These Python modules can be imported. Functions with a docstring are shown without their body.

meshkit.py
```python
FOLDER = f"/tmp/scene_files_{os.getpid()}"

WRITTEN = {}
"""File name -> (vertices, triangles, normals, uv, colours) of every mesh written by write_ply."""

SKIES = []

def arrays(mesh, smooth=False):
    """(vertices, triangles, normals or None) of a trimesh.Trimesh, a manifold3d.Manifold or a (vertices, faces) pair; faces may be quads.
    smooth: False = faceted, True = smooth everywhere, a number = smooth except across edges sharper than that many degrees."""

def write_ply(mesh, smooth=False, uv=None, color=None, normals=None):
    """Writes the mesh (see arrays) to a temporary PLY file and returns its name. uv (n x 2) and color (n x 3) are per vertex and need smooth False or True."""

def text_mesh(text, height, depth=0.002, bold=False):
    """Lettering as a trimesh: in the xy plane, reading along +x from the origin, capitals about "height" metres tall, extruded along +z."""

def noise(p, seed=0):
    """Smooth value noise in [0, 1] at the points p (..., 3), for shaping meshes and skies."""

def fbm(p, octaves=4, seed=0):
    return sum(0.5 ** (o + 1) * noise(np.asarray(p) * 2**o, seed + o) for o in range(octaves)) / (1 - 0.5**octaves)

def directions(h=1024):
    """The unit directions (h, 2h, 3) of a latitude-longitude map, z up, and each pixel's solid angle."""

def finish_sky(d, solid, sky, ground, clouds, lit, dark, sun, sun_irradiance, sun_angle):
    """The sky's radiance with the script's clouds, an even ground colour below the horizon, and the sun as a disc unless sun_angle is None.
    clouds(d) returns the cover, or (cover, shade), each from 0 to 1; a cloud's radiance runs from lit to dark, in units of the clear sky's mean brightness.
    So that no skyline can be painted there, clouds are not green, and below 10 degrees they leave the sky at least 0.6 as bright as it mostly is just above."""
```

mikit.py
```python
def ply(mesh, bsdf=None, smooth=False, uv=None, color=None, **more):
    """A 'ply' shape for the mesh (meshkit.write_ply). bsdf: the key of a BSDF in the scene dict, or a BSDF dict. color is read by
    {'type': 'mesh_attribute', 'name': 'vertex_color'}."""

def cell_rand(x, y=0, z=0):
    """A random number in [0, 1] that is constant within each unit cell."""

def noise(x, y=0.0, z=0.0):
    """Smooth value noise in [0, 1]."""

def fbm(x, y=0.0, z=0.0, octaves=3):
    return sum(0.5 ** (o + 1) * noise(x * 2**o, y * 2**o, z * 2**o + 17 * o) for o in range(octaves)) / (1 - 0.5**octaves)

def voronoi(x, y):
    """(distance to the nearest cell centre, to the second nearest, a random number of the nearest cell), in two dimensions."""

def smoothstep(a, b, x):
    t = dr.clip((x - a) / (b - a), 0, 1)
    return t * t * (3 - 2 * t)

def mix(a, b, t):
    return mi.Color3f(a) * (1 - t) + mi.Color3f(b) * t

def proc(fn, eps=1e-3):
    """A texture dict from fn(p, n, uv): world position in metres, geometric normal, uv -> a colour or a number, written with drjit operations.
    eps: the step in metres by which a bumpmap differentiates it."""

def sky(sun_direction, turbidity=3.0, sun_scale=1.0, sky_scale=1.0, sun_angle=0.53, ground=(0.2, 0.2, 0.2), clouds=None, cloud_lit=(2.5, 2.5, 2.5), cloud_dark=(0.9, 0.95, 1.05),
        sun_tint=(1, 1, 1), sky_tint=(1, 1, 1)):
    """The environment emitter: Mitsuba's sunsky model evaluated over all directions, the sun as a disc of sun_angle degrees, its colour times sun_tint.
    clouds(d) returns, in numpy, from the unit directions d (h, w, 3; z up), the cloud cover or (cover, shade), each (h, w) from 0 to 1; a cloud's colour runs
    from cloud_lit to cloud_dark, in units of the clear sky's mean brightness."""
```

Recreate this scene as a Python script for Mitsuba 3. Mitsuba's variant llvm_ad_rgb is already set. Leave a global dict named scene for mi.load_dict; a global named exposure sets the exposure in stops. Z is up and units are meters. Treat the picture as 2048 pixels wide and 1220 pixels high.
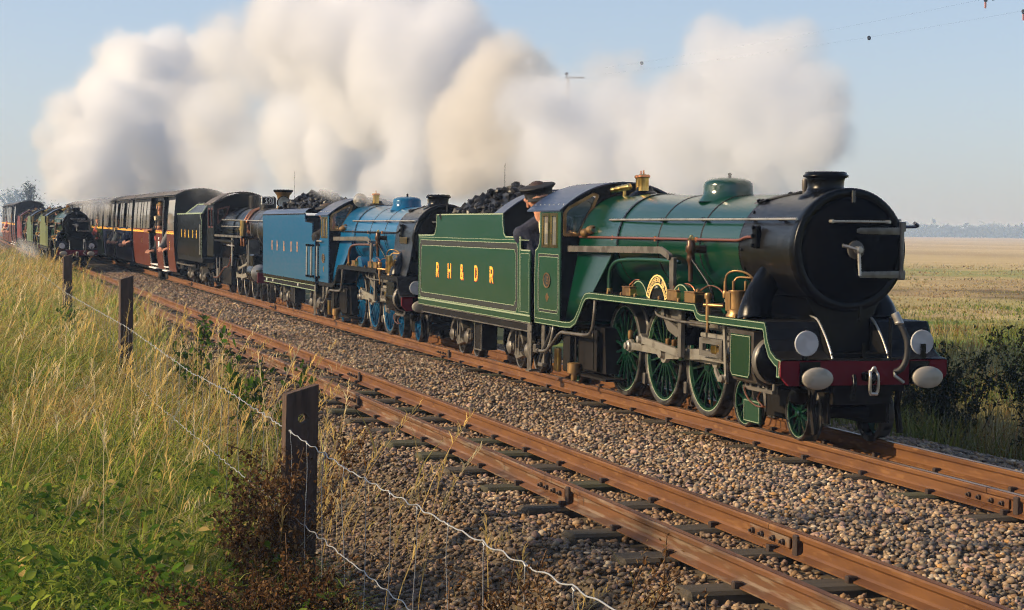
import math, numpy as np, trimesh, mitsuba as mi, drjit as dr
import mikit, meshkit
from mikit import proc, noise, fbm, voronoi, cell_rand, smoothstep, mix
from shapely.geometry import Polygon, LineString, Point, box as sbox
from shapely.ops import unary_union
import manifold3d as m3
T4 = mi.ScalarTransform4f
scene, labels = {}, {}
rng = np.random.default_rng(11)

# ------------------------------------------------------------------ camera, sky, exposure
PSI, PITCH, ROLL, EYE = math.atan(1104/3700), math.atan(151/3700), .0109, 1.05
f0 = np.array([math.sin(PSI), math.cos(PSI), 0]); r0 = np.array([math.cos(PSI), -math.sin(PSI), 0]); u0 = np.array([0, 0, 1.])
FW = f0*math.cos(PITCH) - u0*math.sin(PITCH); U0 = u0*math.cos(PITCH) + f0*math.sin(PITCH)
UP = U0*math.cos(ROLL) - r0*math.sin(ROLL)
CAM = np.array([0, 0, EYE])
SUN = np.array([-1, .10, .46])
exposure = 1.88
scene['camera'] = {'type': 'perspective', 'fov': 2*math.degrees(math.atan(1024/3700)), 'fov_axis': 'x', 'near_clip': .05, 'far_clip': 9000.,
                   'to_world': T4().look_at(origin=CAM.tolist(), target=(CAM+FW).tolist(), up=UP.tolist()), 'medium': {'type': 'ref', 'id': 'haze_air'}}
scene['sky'] = mikit.sky(SUN.tolist(), turbidity=4.2, sun_tint=(.97, .985, 1.0), sky_tint=(1.06, 1.0, 1.08), sun_scale=1.5, sky_scale=1.48, ground=(.12, .11, .07))
HAZE = .0013
scene['haze_air'] = {'type': 'homogeneous', 'albedo': {'type': 'rgb', 'value': [.76, .855, .98]}, 'sigma_t': {'type': 'rgb', 'value': [HAZE*.8, HAZE, HAZE*1.35]}, 'phase': {'type': 'hg', 'g': .2}}

# ------------------------------------------------------------------ materials
def rgb(c): return {'type': 'rgb', 'value': list(c)}
def two(d): return {'type': 'twosided', 'bsdf': d}
def tex(c): return c if isinstance(c, dict) else rgb(c)
def bsdf(name, c, rough=.5, metal=0., cc=0., spec=.5, bump=None, bscale=None, **k):
    d = {'type': 'principled', 'base_color': tex(c), 'roughness': rough if isinstance(rough, dict) else float(rough), 'metallic': float(metal), 'specular': float(spec), **k}
    if cc: d['clearcoat'] = float(cc); d['clearcoat_gloss'] = .96
    if bump is not None: d = {'type': 'bumpmap', 'arbitrary': bump, 'bsdf': d, 'scale': bscale or 1.}
    scene[name] = two(d); return name
def paint(name, c, alpha=.06, ior=1.55, wave=0.):
    "varnished paint: a coloured body under a clear gloss coat"
    d = {'type': 'roughplastic', 'diffuse_reflectance': tex(c), 'int_ior': ior, 'alpha': float(alpha), 'nonlinear': True}
    if wave: d = {'type': 'bumpmap', 'arbitrary': proc(lambda p, n, uv: noise(p.x*7, p.y*5.5, p.z*7)+.25*noise(p.x*19, p.y*17, p.z*19), .01), 'bsdf': d, 'scale': float(wave)}
    scene[name] = two(d); return name
def dusty(c, d=(.16, .13, .09), amt=.5, lo=.25, hi=.75):
    "paint with road dust gathered low down and in soft patches"
    def fn(p, n, uv):
        k = fbm(p.x*3, p.y*3, p.z*3, 3)
        w = smoothstep(hi, lo, p.z + (k-.5)*.35) * amt + smoothstep(.55, .8, k)*.12*amt
        return mix(c, d, w)
    return proc(fn)
def speck(c, c2, sc, lo=.45, hi=.65, sc2=None):
    def fn(p, n, uv):
        return mix(c, c2, smoothstep(lo, hi, fbm(p.x*sc, p.y*sc, p.z*(sc2 or sc), 3)))
    return proc(fn)
paint('green_paint', dusty((.0025, .095, .048), (.035, .09, .06), .3, .3, .9), .05, 1.8)
paint('green_dull', dusty((.011, .105, .055), (.075, .125, .08), .5, .35, 1.1), .12, 1.5, .0022)
paint('blue_paint', dusty((.008, .165, .36), (.04, .15, .26), .06, .3, .9), .06, 1.4, .0022)
bsdf('olive_paint', dusty((.10, .12, .04), (.17, .16, .08), .3), .35, cc=.6)
bsdf('leaf_green_paint', dusty((.075, .11, .055), (.15, .16, .09), .3), .35, cc=.6)
bsdf('red_loco_paint', dusty((.12, .014, .010), (.14, .06, .04), .3), .35, cc=.3)
bsdf('maroon_paint', dusty((.075, .017, .010), (.11, .05, .03), .3, .2, .6), .35, cc=.4)
bsdf('navy_paint', dusty((.006, .012, .04), (.03, .03, .04), .3), .25, cc=.7)
bsdf('coach_green_paint', dusty((.006, .03, .012), (.03, .05, .03), .3), .25, cc=.7)
paint('black_gloss', (.003, .0032, .004), .10, 1.28)
bsdf('black_satin', dusty((.006, .006, .007), (.026, .021, .016), .35, .15, .6), .45, spec=.15)
paint('smokebox_black', speck((.010, .0095, .009), (.018, .016, .014), 9), .13, 1.5)
bsdf('door_black', (.0016, .0018, .0024), .6, spec=.06)
bsdf('frame_black', dusty((.004, .004, .004), (.022, .018, .014), .5, .05, .4), .65, spec=.1)
bsdf('tyre_steel', speck((.09, .085, .08), (.03, .026, .022), 14), .42, metal=.6)
bsdf('bright_steel', speck((.44, .42, .38), (.29, .265, .23), 16, .4, .8), .33, metal=.68)
bsdf('grey_steel', speck((.15, .14, .125), (.085, .075, .065), 10), .42, metal=.45)
bsdf('brass', speck((.72, .5, .17), (.5, .32, .09), 14), .22, metal=1.)
bsdf('dull_brass', speck((.34, .205, .085), (.2, .115, .05), 12), .4, metal=.75)
bsdf('copper', (.72, .3, .15), .25, metal=1.)
bsdf('bronze_rod', (.25, .09, .06), .3, metal=.6)
bsdf('lining_pale', (.21, .27, .18), .5)
bsdf('lining_black', (.02, .022, .02), .45)
bsdf('lining_gold', (.75, .38, .06), .45)
bsdf('white_paint', speck((.74, .74, .72), (.55, .53, .5), 18), .45)
bsdf('buffer_steel', speck((.33, .30, .25), (.26, .235, .19), 15), .45, metal=.1)
bsdf('dark_bronze', (.07, .035, .018), .35, metal=.5)
bsdf('red_paint', dusty((.13, .003, .010), (.08, .02, .02), .2), .6, spec=.12)
bsdf('letter_yellow', (.80, .42, .05), .45)
bsdf('letter_red', (.5, .06, .03), .5)
bsdf('letter_faint', (.30, .17, .10), .5)
bsdf('cab_dark', (.012, .011, .01), .7)
bsdf('roof_blue', dusty((.02, .035, .08), (.04, .05, .08), .1), .32, cc=.5)
bsdf('coach_roof', speck((.07, .06, .055), (.12, .105, .09), 4), .55)
bsdf('rubber', (.012, .012, .013), .6)
bsdf('coal', speck((.007, .007, .008), (.02, .02, .022), 20), .4, spec=.3)
bsdf('disc_white', speck((.46, .46, .47), (.38, .38, .39), 18), .5)
bsdf('gun_metal', speck((.06, .052, .045), (.035, .03, .026), 10), .35, metal=.3)
bsdf('plate_gold', (.72, .52, .2), .4)
scene['pane_glass'] = {'type': 'thindielectric', 'int_ior': 1.52}
scene['sky_sheen_glass'] = {'type': 'blendbsdf', 'weight': .26, 'a': {'type': 'thindielectric', 'int_ior': 1.7}, 'b': two({'type': 'diffuse', 'reflectance': rgb((.36, .37, .36))})}  # pale diffuse share stands in for bright sky mirrored in the side panes
bsdf('rail_rust', proc(lambda p, n, uv: mix(mix((.135, .056, .015), (.085, .033, .010), smoothstep(.3, .8, fbm(p.x*12, p.y*5, p.z*14, 4))), (.19, .09, .03), smoothstep(.62, .8, fbm(p.x*40, p.y*12, p.z*40, 2))*.7)), .6, metal=.15)
bsdf('rail_weathered', proc(lambda p, n, uv: mix(mix((.12, .05, .017), (.065, .033, .015), smoothstep(.35, .75, fbm(p.x*9, p.y*3.2, p.z*14, 3))), (.19, .145, .10), smoothstep(.5, .75, fbm(p.x*20, p.y*7, p.z*60, 3))*.6)), .62, metal=.15)
bsdf('rail_top', speck((.30, .19, .12), (.2, .12, .07), 12), .4, metal=.6)
bsdf('spike_iron', (.03, .017, .012), .7)
def wood(c1, c2, k=9.):
    def fn(p, n, uv):
        g = fbm(p.x*4, p.y*k*6, p.z*k*6, 3)
        return mix(mix(c1, c2, g), (.03, .026, .015), smoothstep(.55, .75, fbm(p.x*5, p.y*11, 3., 3))*.7)
    return proc(fn)
bsdf('sleeper_wood', wood((.022, .018, .012), (.06, .046, .028)), .85)
bsdf('sleeper_mossy', wood((.03, .026, .014), (.055, .055, .024)), .9)
bsdf('post_wood', proc(lambda p, n, uv: mix((.022, .014, .010), (.09, .052, .035), fbm(p.x*70, p.y*70, p.z*5, 3))), .85)
bsdf('fence_wire', (.36, .37, .38), .45, metal=.4)
vc = {'type': 'mesh_attribute', 'name': 'vertex_color'}
bsdf('pebble', vc, .62, spec=.4)
scene['grass_blade'] = {'type': 'principledthin', 'base_color': vc, 'roughness': .4, 'diff_trans': .9, 'spec_trans': 0.}
bsdf('stem_matte', vc, .8, spec=.3)
bsdf('skin', (.5, .24, .15), .5)
bsdf('skin_ear', (.55, .16, .1), .5)
bsdf('hair_blond', (.3, .17, .05), .6)
bsdf('hair_dark', (.035, .018, .01), .6)
bsdf('cloth_navy', speck((.010, .014, .035), (.018, .022, .045), 30), .85)
bsdf('cloth_black', (.009, .009, .01), .85)
bsdf('cloth_cream', (.5, .44, .3), .85)
bsdf('cloth_red', (.3, .05, .04), .85)
bsdf('cloth_grey', (.12, .12, .13), .85)
bsdf('cap_black', (.006, .006, .007), .7)
bsdf('house_white', (.75, .73, .7), .8)
bsdf('house_roof', (.12, .06, .045), .8)
bsdf('insulator', (.02, .02, .025), .5)
bsdf('tag_orange', (.8, .25, .12), .6)

# ------------------------------------------------------------------ mesh building
class M:
    def __init__(s): s.v, s.f, s.c, s.n = [], [], [], 0
    def add(s, v, f):
        v = np.asarray(v, float); f = np.asarray(f, int)
        if f.shape[1] == 4: f = np.vstack([f[:, [0, 1, 2]], f[:, [0, 2, 3]]])
        s.v.append(v); s.f.append(f+s.n); s.n += len(v); return s
    def flat(s, v, f):
        "every face with corners of its own"
        v = np.asarray(v, float); f = np.asarray(f, int); k = f.shape[1]
        return s.add(v[f.ravel()], np.arange(f.size).reshape(-1, k))
    def join(s, o, mat=None):
        for v, f in o.parts():
            s.add(v if mat is None else v@np.asarray(mat)[:3, :3].T+np.asarray(mat)[:3, 3], f)
        return s
    def parts(s):
        v, f = s.get(); return [(v, f)]
    def get(s): return np.vstack(s.v), np.vstack(s.f)
    def box(s, x0, x1, y0, y1, z0, z1, b=0., rot=None, about=None):
        c = np.array([(x0+x1)/2, (y0+y1)/2, (z0+z1)/2]); h = np.abs(np.array([x1-x0, y1-y0, z1-z0]))/2
        if b <= 0:
            p = np.array([[x, y, z] for x in (-1, 1) for y in (-1, 1) for z in (-1, 1)])*h
            q = [[0, 1, 3, 2], [4, 6, 7, 5], [0, 4, 5, 1], [2, 3, 7, 6], [0, 2, 6, 4], [1, 5, 7, 3]]
            P, Q, R = p, q, []
        else:
            b = min(b, h.min()*.9); P = []; idx = {}
            for sg in [(x, y, z) for x in (-1, 1) for y in (-1, 1) for z in (-1, 1)]:
                for a in range(3):
                    d = h-b; d = d.copy(); d[a] = h[a]; idx[sg, a] = len(P); P.append(np.array(sg)*d)
            P = np.array(P); Q, R = [], []
            for a in range(3):
                o = [k for k in range(3) if k != a]
                for sa in (-1, 1):
                    r = []
                    for so in ((-1, -1), (1, -1), (1, 1), (-1, 1)):
                        g = [0, 0, 0]; g[a] = sa; g[o[0]], g[o[1]] = so; r.append(idx[tuple(g), a])
                    Q.append(r)
                for s1 in (-1, 1):
                    for s2 in (-1, 1):
                        g0 = [0, 0, 0]; g0[o[0]] = s1; g0[o[1]] = s2; g1 = list(g0); g0[a] = -1; g1[a] = 1
                        Q.append([idx[tuple(g0), o[0]], idx[tuple(g1), o[0]], idx[tuple(g1), o[1]], idx[tuple(g0), o[1]]])
            for sg in [(x, y, z) for x in (-1, 1) for y in (-1, 1) for z in (-1, 1)]: R.append([idx[sg, k] for k in range(3)])
        def orient(F):
            out = []
            for q in F:
                n = np.cross(P[q[1]]-P[q[0]], P[q[2]]-P[q[0]])
                out.append(q if n@np.mean(P[q], 0) > 0 else q[::-1])
            return out
        if rot is not None: W = P@np.asarray(rot).T+c
        else: W = P+c
        s.flat(W, orient(Q))
        if R: s.flat(W, orient(R))
        return s
    def cyl(s, p0, p1, r0_, r1_=None, n=14, caps=True):
        r1_ = r0_ if r1_ is None else r1_
        p0 = np.asarray(p0, float); p1 = np.asarray(p1, float); d = p1-p0; L = np.linalg.norm(d); d = d/L
        a = np.cross(d, [0, 0, 1] if abs(d[2]) < .9 else [1, 0, 0]); a /= np.linalg.norm(a); b = np.cross(d, a)
        t = np.arange(n)*2*np.pi/n; ring = np.cos(t)[:, None]*a+np.sin(t)[:, None]*b
        i = np.arange(n); j = (i+1) % n
        s.add(np.vstack([p0+ring*r0_, p1+ring*r1_]), np.stack([i, j, j+n, i+n], 1))
        if caps:
            for p, r, fl in ((p0, r0_, 1), (p1, r1_, 0)):
                if r > 1e-5: s.add(np.vstack([p+ring*r, p]), np.stack([j, i, i*0+n], 1) if fl else np.stack([i, j, i*0+n], 1))
        return s
    def tube(s, pts, r, n=8, caps=True):
        p = np.asarray(pts, float); m = len(p); r = np.broadcast_to(r, (m,))
        t = np.gradient(p, axis=0); t /= np.linalg.norm(t, axis=1, keepdims=True)+1e-12
        a = np.cross(t[0], [0, 0, 1] if abs(t[0][2]) < .9 else [1, 0, 0]); a /= np.linalg.norm(a); A = []
        for k in range(m):
            a = a-t[k]*(a@t[k]); a /= np.linalg.norm(a); A.append(a)
        A = np.array(A); B = np.cross(t, A); th = np.arange(n)*2*np.pi/n
        v = p[:, None]+r[:, None, None]*(np.cos(th)[None, :, None]*A[:, None]+np.sin(th)[None, :, None]*B[:, None])
        i, j = np.meshgrid(np.arange(m-1), np.arange(n), indexing='ij')
        s.add(v.reshape(-1, 3), np.stack([i*n+j, i*n+(j+1) % n, (i+1)*n+(j+1) % n, (i+1)*n+j], -1).reshape(-1, 4))
        if caps:
            k = np.arange(n)
            s.add(np.vstack([v[0], p[0]]), np.stack([(k+1) % n, k, k*0+n], 1)); s.add(np.vstack([v[-1], p[-1]]), np.stack([k, (k+1) % n, k*0+n], 1))
        return s
    def lathe(s, prof, o=(0, 0, 0), axis=(0, 0, 1), n=28, a0=0., a1=2*np.pi, sharp=32.):
        prof = np.asarray(prof, float); o = np.asarray(o, float); d = np.asarray(axis, float)/np.linalg.norm(axis)
        a = np.cross(d, [0, 0, 1] if abs(d[2]) < .9 else [1, 0, 0]); a /= np.linalg.norm(a); b = np.cross(d, a)
        full = abs(a1-a0-2*np.pi) < 1e-6; th = a0+np.arange(n if full else n+1)*(a1-a0)/n; k = len(th)
        ring = np.cos(th)[:, None]*a+np.sin(th)[:, None]*b
        seg = [[0]]
        for i in range(1, len(prof)):
            seg[-1].append(i)
            if i < len(prof)-1:
                e0 = prof[i]-prof[i-1]; e1 = prof[i+1]-prof[i]
                if abs(math.degrees(math.atan2(e0[0]*e1[1]-e0[1]*e1[0], e0@e1))) > sharp: seg.append([i])
        for g in seg:
            q = prof[g]; v = o+q[:, 0, None, None]*ring[None]+q[:, 1, None, None]*d
            i, j = np.meshgrid(np.arange(len(g)-1), np.arange(k if full else k-1), indexing='ij'); j2 = (j+1) % k
            s.add(v.reshape(-1, 3), np.stack([i*k+j, i*k+j2, (i+1)*k+j2, (i+1)*k+j], -1).reshape(-1, 4))
        return s
    def prism(s, poly, axis, a, b):
        "polygon in the plane across the axis (x: y,z; y: x,z; z: x,y), extruded from a to b"
        pl = poly if hasattr(poly, 'geom_type') else Polygon(poly)
        for g in getattr(pl, 'geoms', [pl]):
            if g.is_empty or g.area < 1e-9: continue
            m = trimesh.creation.extrude_polygon(g, 1., engine='earcut'); v = np.array(m.vertices); e = a+(b-a)*v[:, 2]
            w = {'x': np.stack([e, v[:, 0], v[:, 1]], 1), 'y': np.stack([v[:, 0], e, v[:, 1]], 1), 'z': np.stack([v[:, 0], v[:, 1], e], 1)}[axis]
            f = np.array(m.faces)
            if (axis == 'y') != (b < a): f = f[:, ::-1]
            s.flat(w, f)
        return s
    def grid(s, P):
        "a smooth sheet through an array of points (m, n, 3)"
        m, n = P.shape[:2]; i, j = np.meshgrid(np.arange(m-1), np.arange(n-1), indexing='ij')
        return s.add(P.reshape(-1, 3), np.stack([i*n+j, (i+1)*n+j, (i+1)*n+j+1, i*n+j+1], -1).reshape(-1, 4))
    def loft(s, rings, closed=True, caps=False):
        R = np.asarray(rings, float); m, n = R.shape[:2]; k = n if closed else n-1
        i, j = np.meshgrid(np.arange(m-1), np.arange(k), indexing='ij'); j2 = (j+1) % n
        s.add(R.reshape(-1, 3), np.stack([i*n+j, i*n+j2, (i+1)*n+j2, (i+1)*n+j], -1).reshape(-1, 4))
        if caps:
            q = np.arange(n)
            for r in (R[0], R[-1]): s.add(np.vstack([r, r.mean(0)]), np.stack([q, (q+1) % n, q*0+n], 1))
        return s
    def tri(s, mesh, mat=None):
        v = np.array(mesh.vertices); v = v if mat is None else v@np.asarray(mat)[:3, :3].T+np.asarray(mat)[:3, 3]
        return s.flat(v, np.array(mesh.faces))
def rotx(a): c, s = math.cos(a), math.sin(a); return np.array([[1, 0, 0], [0, c, -s], [0, s, c]])
def roty(a): c, s = math.cos(a), math.sin(a); return np.array([[c, 0, s], [0, 1, 0], [-s, 0, c]])
def rotz(a): c, s = math.cos(a), math.sin(a); return np.array([[c, -s, 0], [s, c, 0], [0, 0, 1]])
def ply(m, color=None, smooth=True):
    return mikit.ply(m.get() if isinstance(m, M) else m, None, smooth, color=color)
def ref(n): return {'type': 'ref', 'id': n}
def free(key):
    if key not in scene and key not in labels: return key
    k = 1
    while f'{key}_{k:03d}' in scene or f'{key}_{k:03d}' in labels: k += 1
    return f'{key}_{k:03d}'
def put(key, m, mat, to=None, color=None, **lab):
    key = free(key); d = m if isinstance(m, dict) else ply(m, color)
    scene[key] = {**d, 'bsdf': ref(mat)}
    if to is not None: scene[key]['to_world'] = to
    if lab: labels[key] = lab
    return key
def thing(name, label, cat, group=None):
    key = free(name); labels[key] = {'label': label, 'category': cat}
    if group: labels[key]['group'] = group
    return key
class Tpl:
    "a thing in its own coordinates: parts (path, mesh, role); copies share the mesh"
    def __init__(s): s.items, s.names = [], set()
    def add(s, path, m, role):
        k, b = 0, path
        while path in s.names: k += 1; path = f'{b}_{k:03d}'
        s.names.add(path); s.items.append([path, ply(m), role]); return path
    def place(s, key, to, mats, skip=()):
        for path, d, role in s.items:
            if any(path.startswith(x) for x in skip): continue
            scene[key+'__'+path] = {**d, 'bsdf': ref(mats[role]), 'to_world': to}
# the two tracks run along y and bend a little left and up beyond 25 m
XA, XB, GAUGE = 2.616, 4.30, .40
def bend(y):
    y = np.asarray(y, float); q = np.where(y > 60, y-25, 4*np.log1p(np.exp(np.minimum((y-25)/4, 30))))
    return -.007*q, .004*q
def at(xc, y, z=0.):
    dx, dz = bend(y); dx1, dz1 = bend(y+6.)
    return T4().translate([float(xc+dx), float(y), float(z+dz)]).rotate([0, 0, 1], math.degrees(math.atan2(-(dx1-dx), 6))).rotate([1, 0, 0], math.degrees(math.atan2(dz1-dz, 6)))
def arc(cx, cy, r, a0, a1, n): t = np.radians(np.linspace(a0, a1, n)); return np.stack([cx+r*np.cos(t), cy+r*np.sin(t)], 1)
def smoothpath(pts, n=6):
    "Catmull-Rom through the points"
    p = np.asarray(pts, float); q = np.vstack([2*p[0]-p[1], p, 2*p[-1]-p[-2]]); out = []
    for i in range(1, len(q)-2):
        for t in np.linspace(0, 1, n, endpoint=False):
            a, b, c, d = q[i-1:i+3]; out.append(.5*(2*b+(c-a)*t+(2*a-5*b+4*c-d)*t*t+(3*b-a-3*c+d)*t**3))
    return np.array(out+[p[-1]])
# ------------------------------------------------------------------ steam locomotives: coordinates are t across (near side -), s from the buffer beam back, z up
def offset_band(path, w):
    "closed polygon between a path in (s, z) and its copy w lower along the normal"
    p = np.asarray(path, float); t = np.gradient(p, axis=0); t /= np.linalg.norm(t, axis=1, keepdims=True)
    n = np.stack([t[:, 1], -t[:, 0]], 1); n *= np.sign(-n[:, 1:2]+1e-9*(n[:, 1:2] == 0)) if False else 1
    return p, p+n*w
def ribbon(m, path, w, t, th):
    "a strip w wide lying on the plane x=t along a path of (s, z), standing th proud towards the near side"
    ls = LineString([tuple(q) for q in path]); g = ls.buffer(w/2, cap_style=2, join_style=2, mitre_limit=3)
    m.prism(g, 'x', t, t+th)
def wheel(T, path, t, s, r, nsp, sd, rod=False, fine=True, dz=None):
    "spoked wheel; sd -1 near, +1 far side; outer face at t"
    z = r if dz is None else dz; o = (t, s, z); ax = (sd, 0, 0)
    k = 36 if fine else 24
    base = M()
    base.lathe([(.84*r, .003), (.905*r, .004), (.905*r, -.016), (.84*r, -.016), (.84*r, .003)], o, ax, k)
    base.lathe([(0, .016), (.10*r, .016), (.145*r, .008), (.15*r, -.05), (0, -.05)], o, ax, 18)
    if rod:
        base.prism(Polygon(arc(s, z, .85*r, -38, 42, 14).tolist()+arc(s+.12*r, z, .66*r, 46, -42, 10).tolist()), 'x', t+.001*sd, t-sd*.03)
        base.cyl((t-.03*sd, s-.21, z+.03), (t+.02*sd, s-.21, z+.03), .04, n=16).prism(LineString([(s, z), (s-.21, z+.03)]).buffer(.035), 'x', t, t-sd*.02)
    w = T.add(path, base, 'wheel')
    ty = M().lathe([(.905*r, .006), (.925*r, .012), (.985*r, .012), (1.0*r, .006), (1.0*r, -.045), (r+.016, -.052), (r+.016, -.064), (.905*r, -.064)], o, ax, k+8)
    T.add(w+'__tyre', ty, 'tyre')
    T.add(w+'__lining', M().lathe([(.888*r, .0045), (.888*r, .0065), (.905*r, .0065), (.905*r, .0045)], o, ax, k), 'lining')
    def spoke(a):
        m = M(); c, q = math.cos(a), math.sin(a); d = np.array([0, c, q]); e = np.array([1., 0, 0]); g = np.array([0, -q, c])
        p0 = np.array(o)+d*.12*r-e*sd*.012; p1 = np.array(o)+d*.86*r-e*sd*.008
        w0, w1, h0, h1 = .016*r+.003, .007*r+.002, .010, .006
        m.flat([p0-g*w0-e*h0, p0+g*w0-e*h0, p0+g*w0+e*h0, p0-g*w0+e*h0, p1-g*w1-e*h1, p1+g*w1-e*h1, p1+g*w1+e*h1, p1-g*w1+e*h1], [[0, 1, 5, 4], [1, 2, 6, 5], [2, 3, 7, 6], [3, 0, 4, 7]])
        return m
    A = [2*math.pi*(i+.5)/nsp for i in range(nsp)]
    if fine and sd < 0:
        for a in A: T.add(w+'__spoke', spoke(a), 'wheel')
    else:
        m = M()
        for a in A: m.join(spoke(a))
        T.add(w+'__spoke', m, 'wheel')
def rodbar(m, p0, p1, h, th, t, e0=0., e1=0.):
    "flat forged rod on the plane x=t from (s,z) to (s,z), with round ends e0, e1"
    g = LineString([p0, p1]).buffer(h/2, cap_style=2)
    if e0: g = g.union(Point(p0).buffer(e0, 8))
    if e1: g = g.union(Point(p1).buffer(e1, 8))
    m.prism(g, 'x', t-th/2, t+th/2); return m
def rivets(m, pts, r, ax):
    for p in pts: m.lathe([(r, 0), (r*.7, r*.6), (0, r*.8)], p, ax, 6)
def hull_ring(z0, z1, tw, n=24): pass
ROOF = lambda t, z0, z1, hw: z0+(z1-z0)*(1-(np.abs(t)/hw)**2.15)
def crown(m, s0, s1, z0, z1, hw, th, n=26):
    "arched roof sheet between s0 and s1"
    t = np.linspace(-hw, hw, n); z = ROOF(t, z0, z1, hw)
    for dz in (0, -th): m.grid(np.stack([np.stack([t, t*0+q, z+dz], 1) for q in (s0, s1)]))
    for q in (s0, s1): m.grid(np.stack([np.stack([t, t*0+q, z+dz], 1) for dz in (0, -th)]))
    for q, i in ((0, 0), (1, -1)): m.flat([[t[i], s0, z[i]], [t[i], s1, z[i]], [t[i], s1, z[i]-th], [t[i], s0, z[i]-th]], [[0, 1, 2, 3]])
def letters(m, text, h, place, depth=.002, bold=True, step=None):
    "place(i) -> 4x4 for each letter"
    for i, ch in enumerate(text):
        if ch == ' ': continue
        m.tri(meshkit.text_mesh(ch, h, depth, bold), place(i))
def side_mat(t, s, z, sc=1.):
    "lettering on the near side reads towards the front: +x of the text runs to -s, text depth towards -t"
    return np.array([[0, 0, -1., t], [-sc, 0, 0, s], [0, 1., 0, z], [0, 0, 0, 1]])

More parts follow.
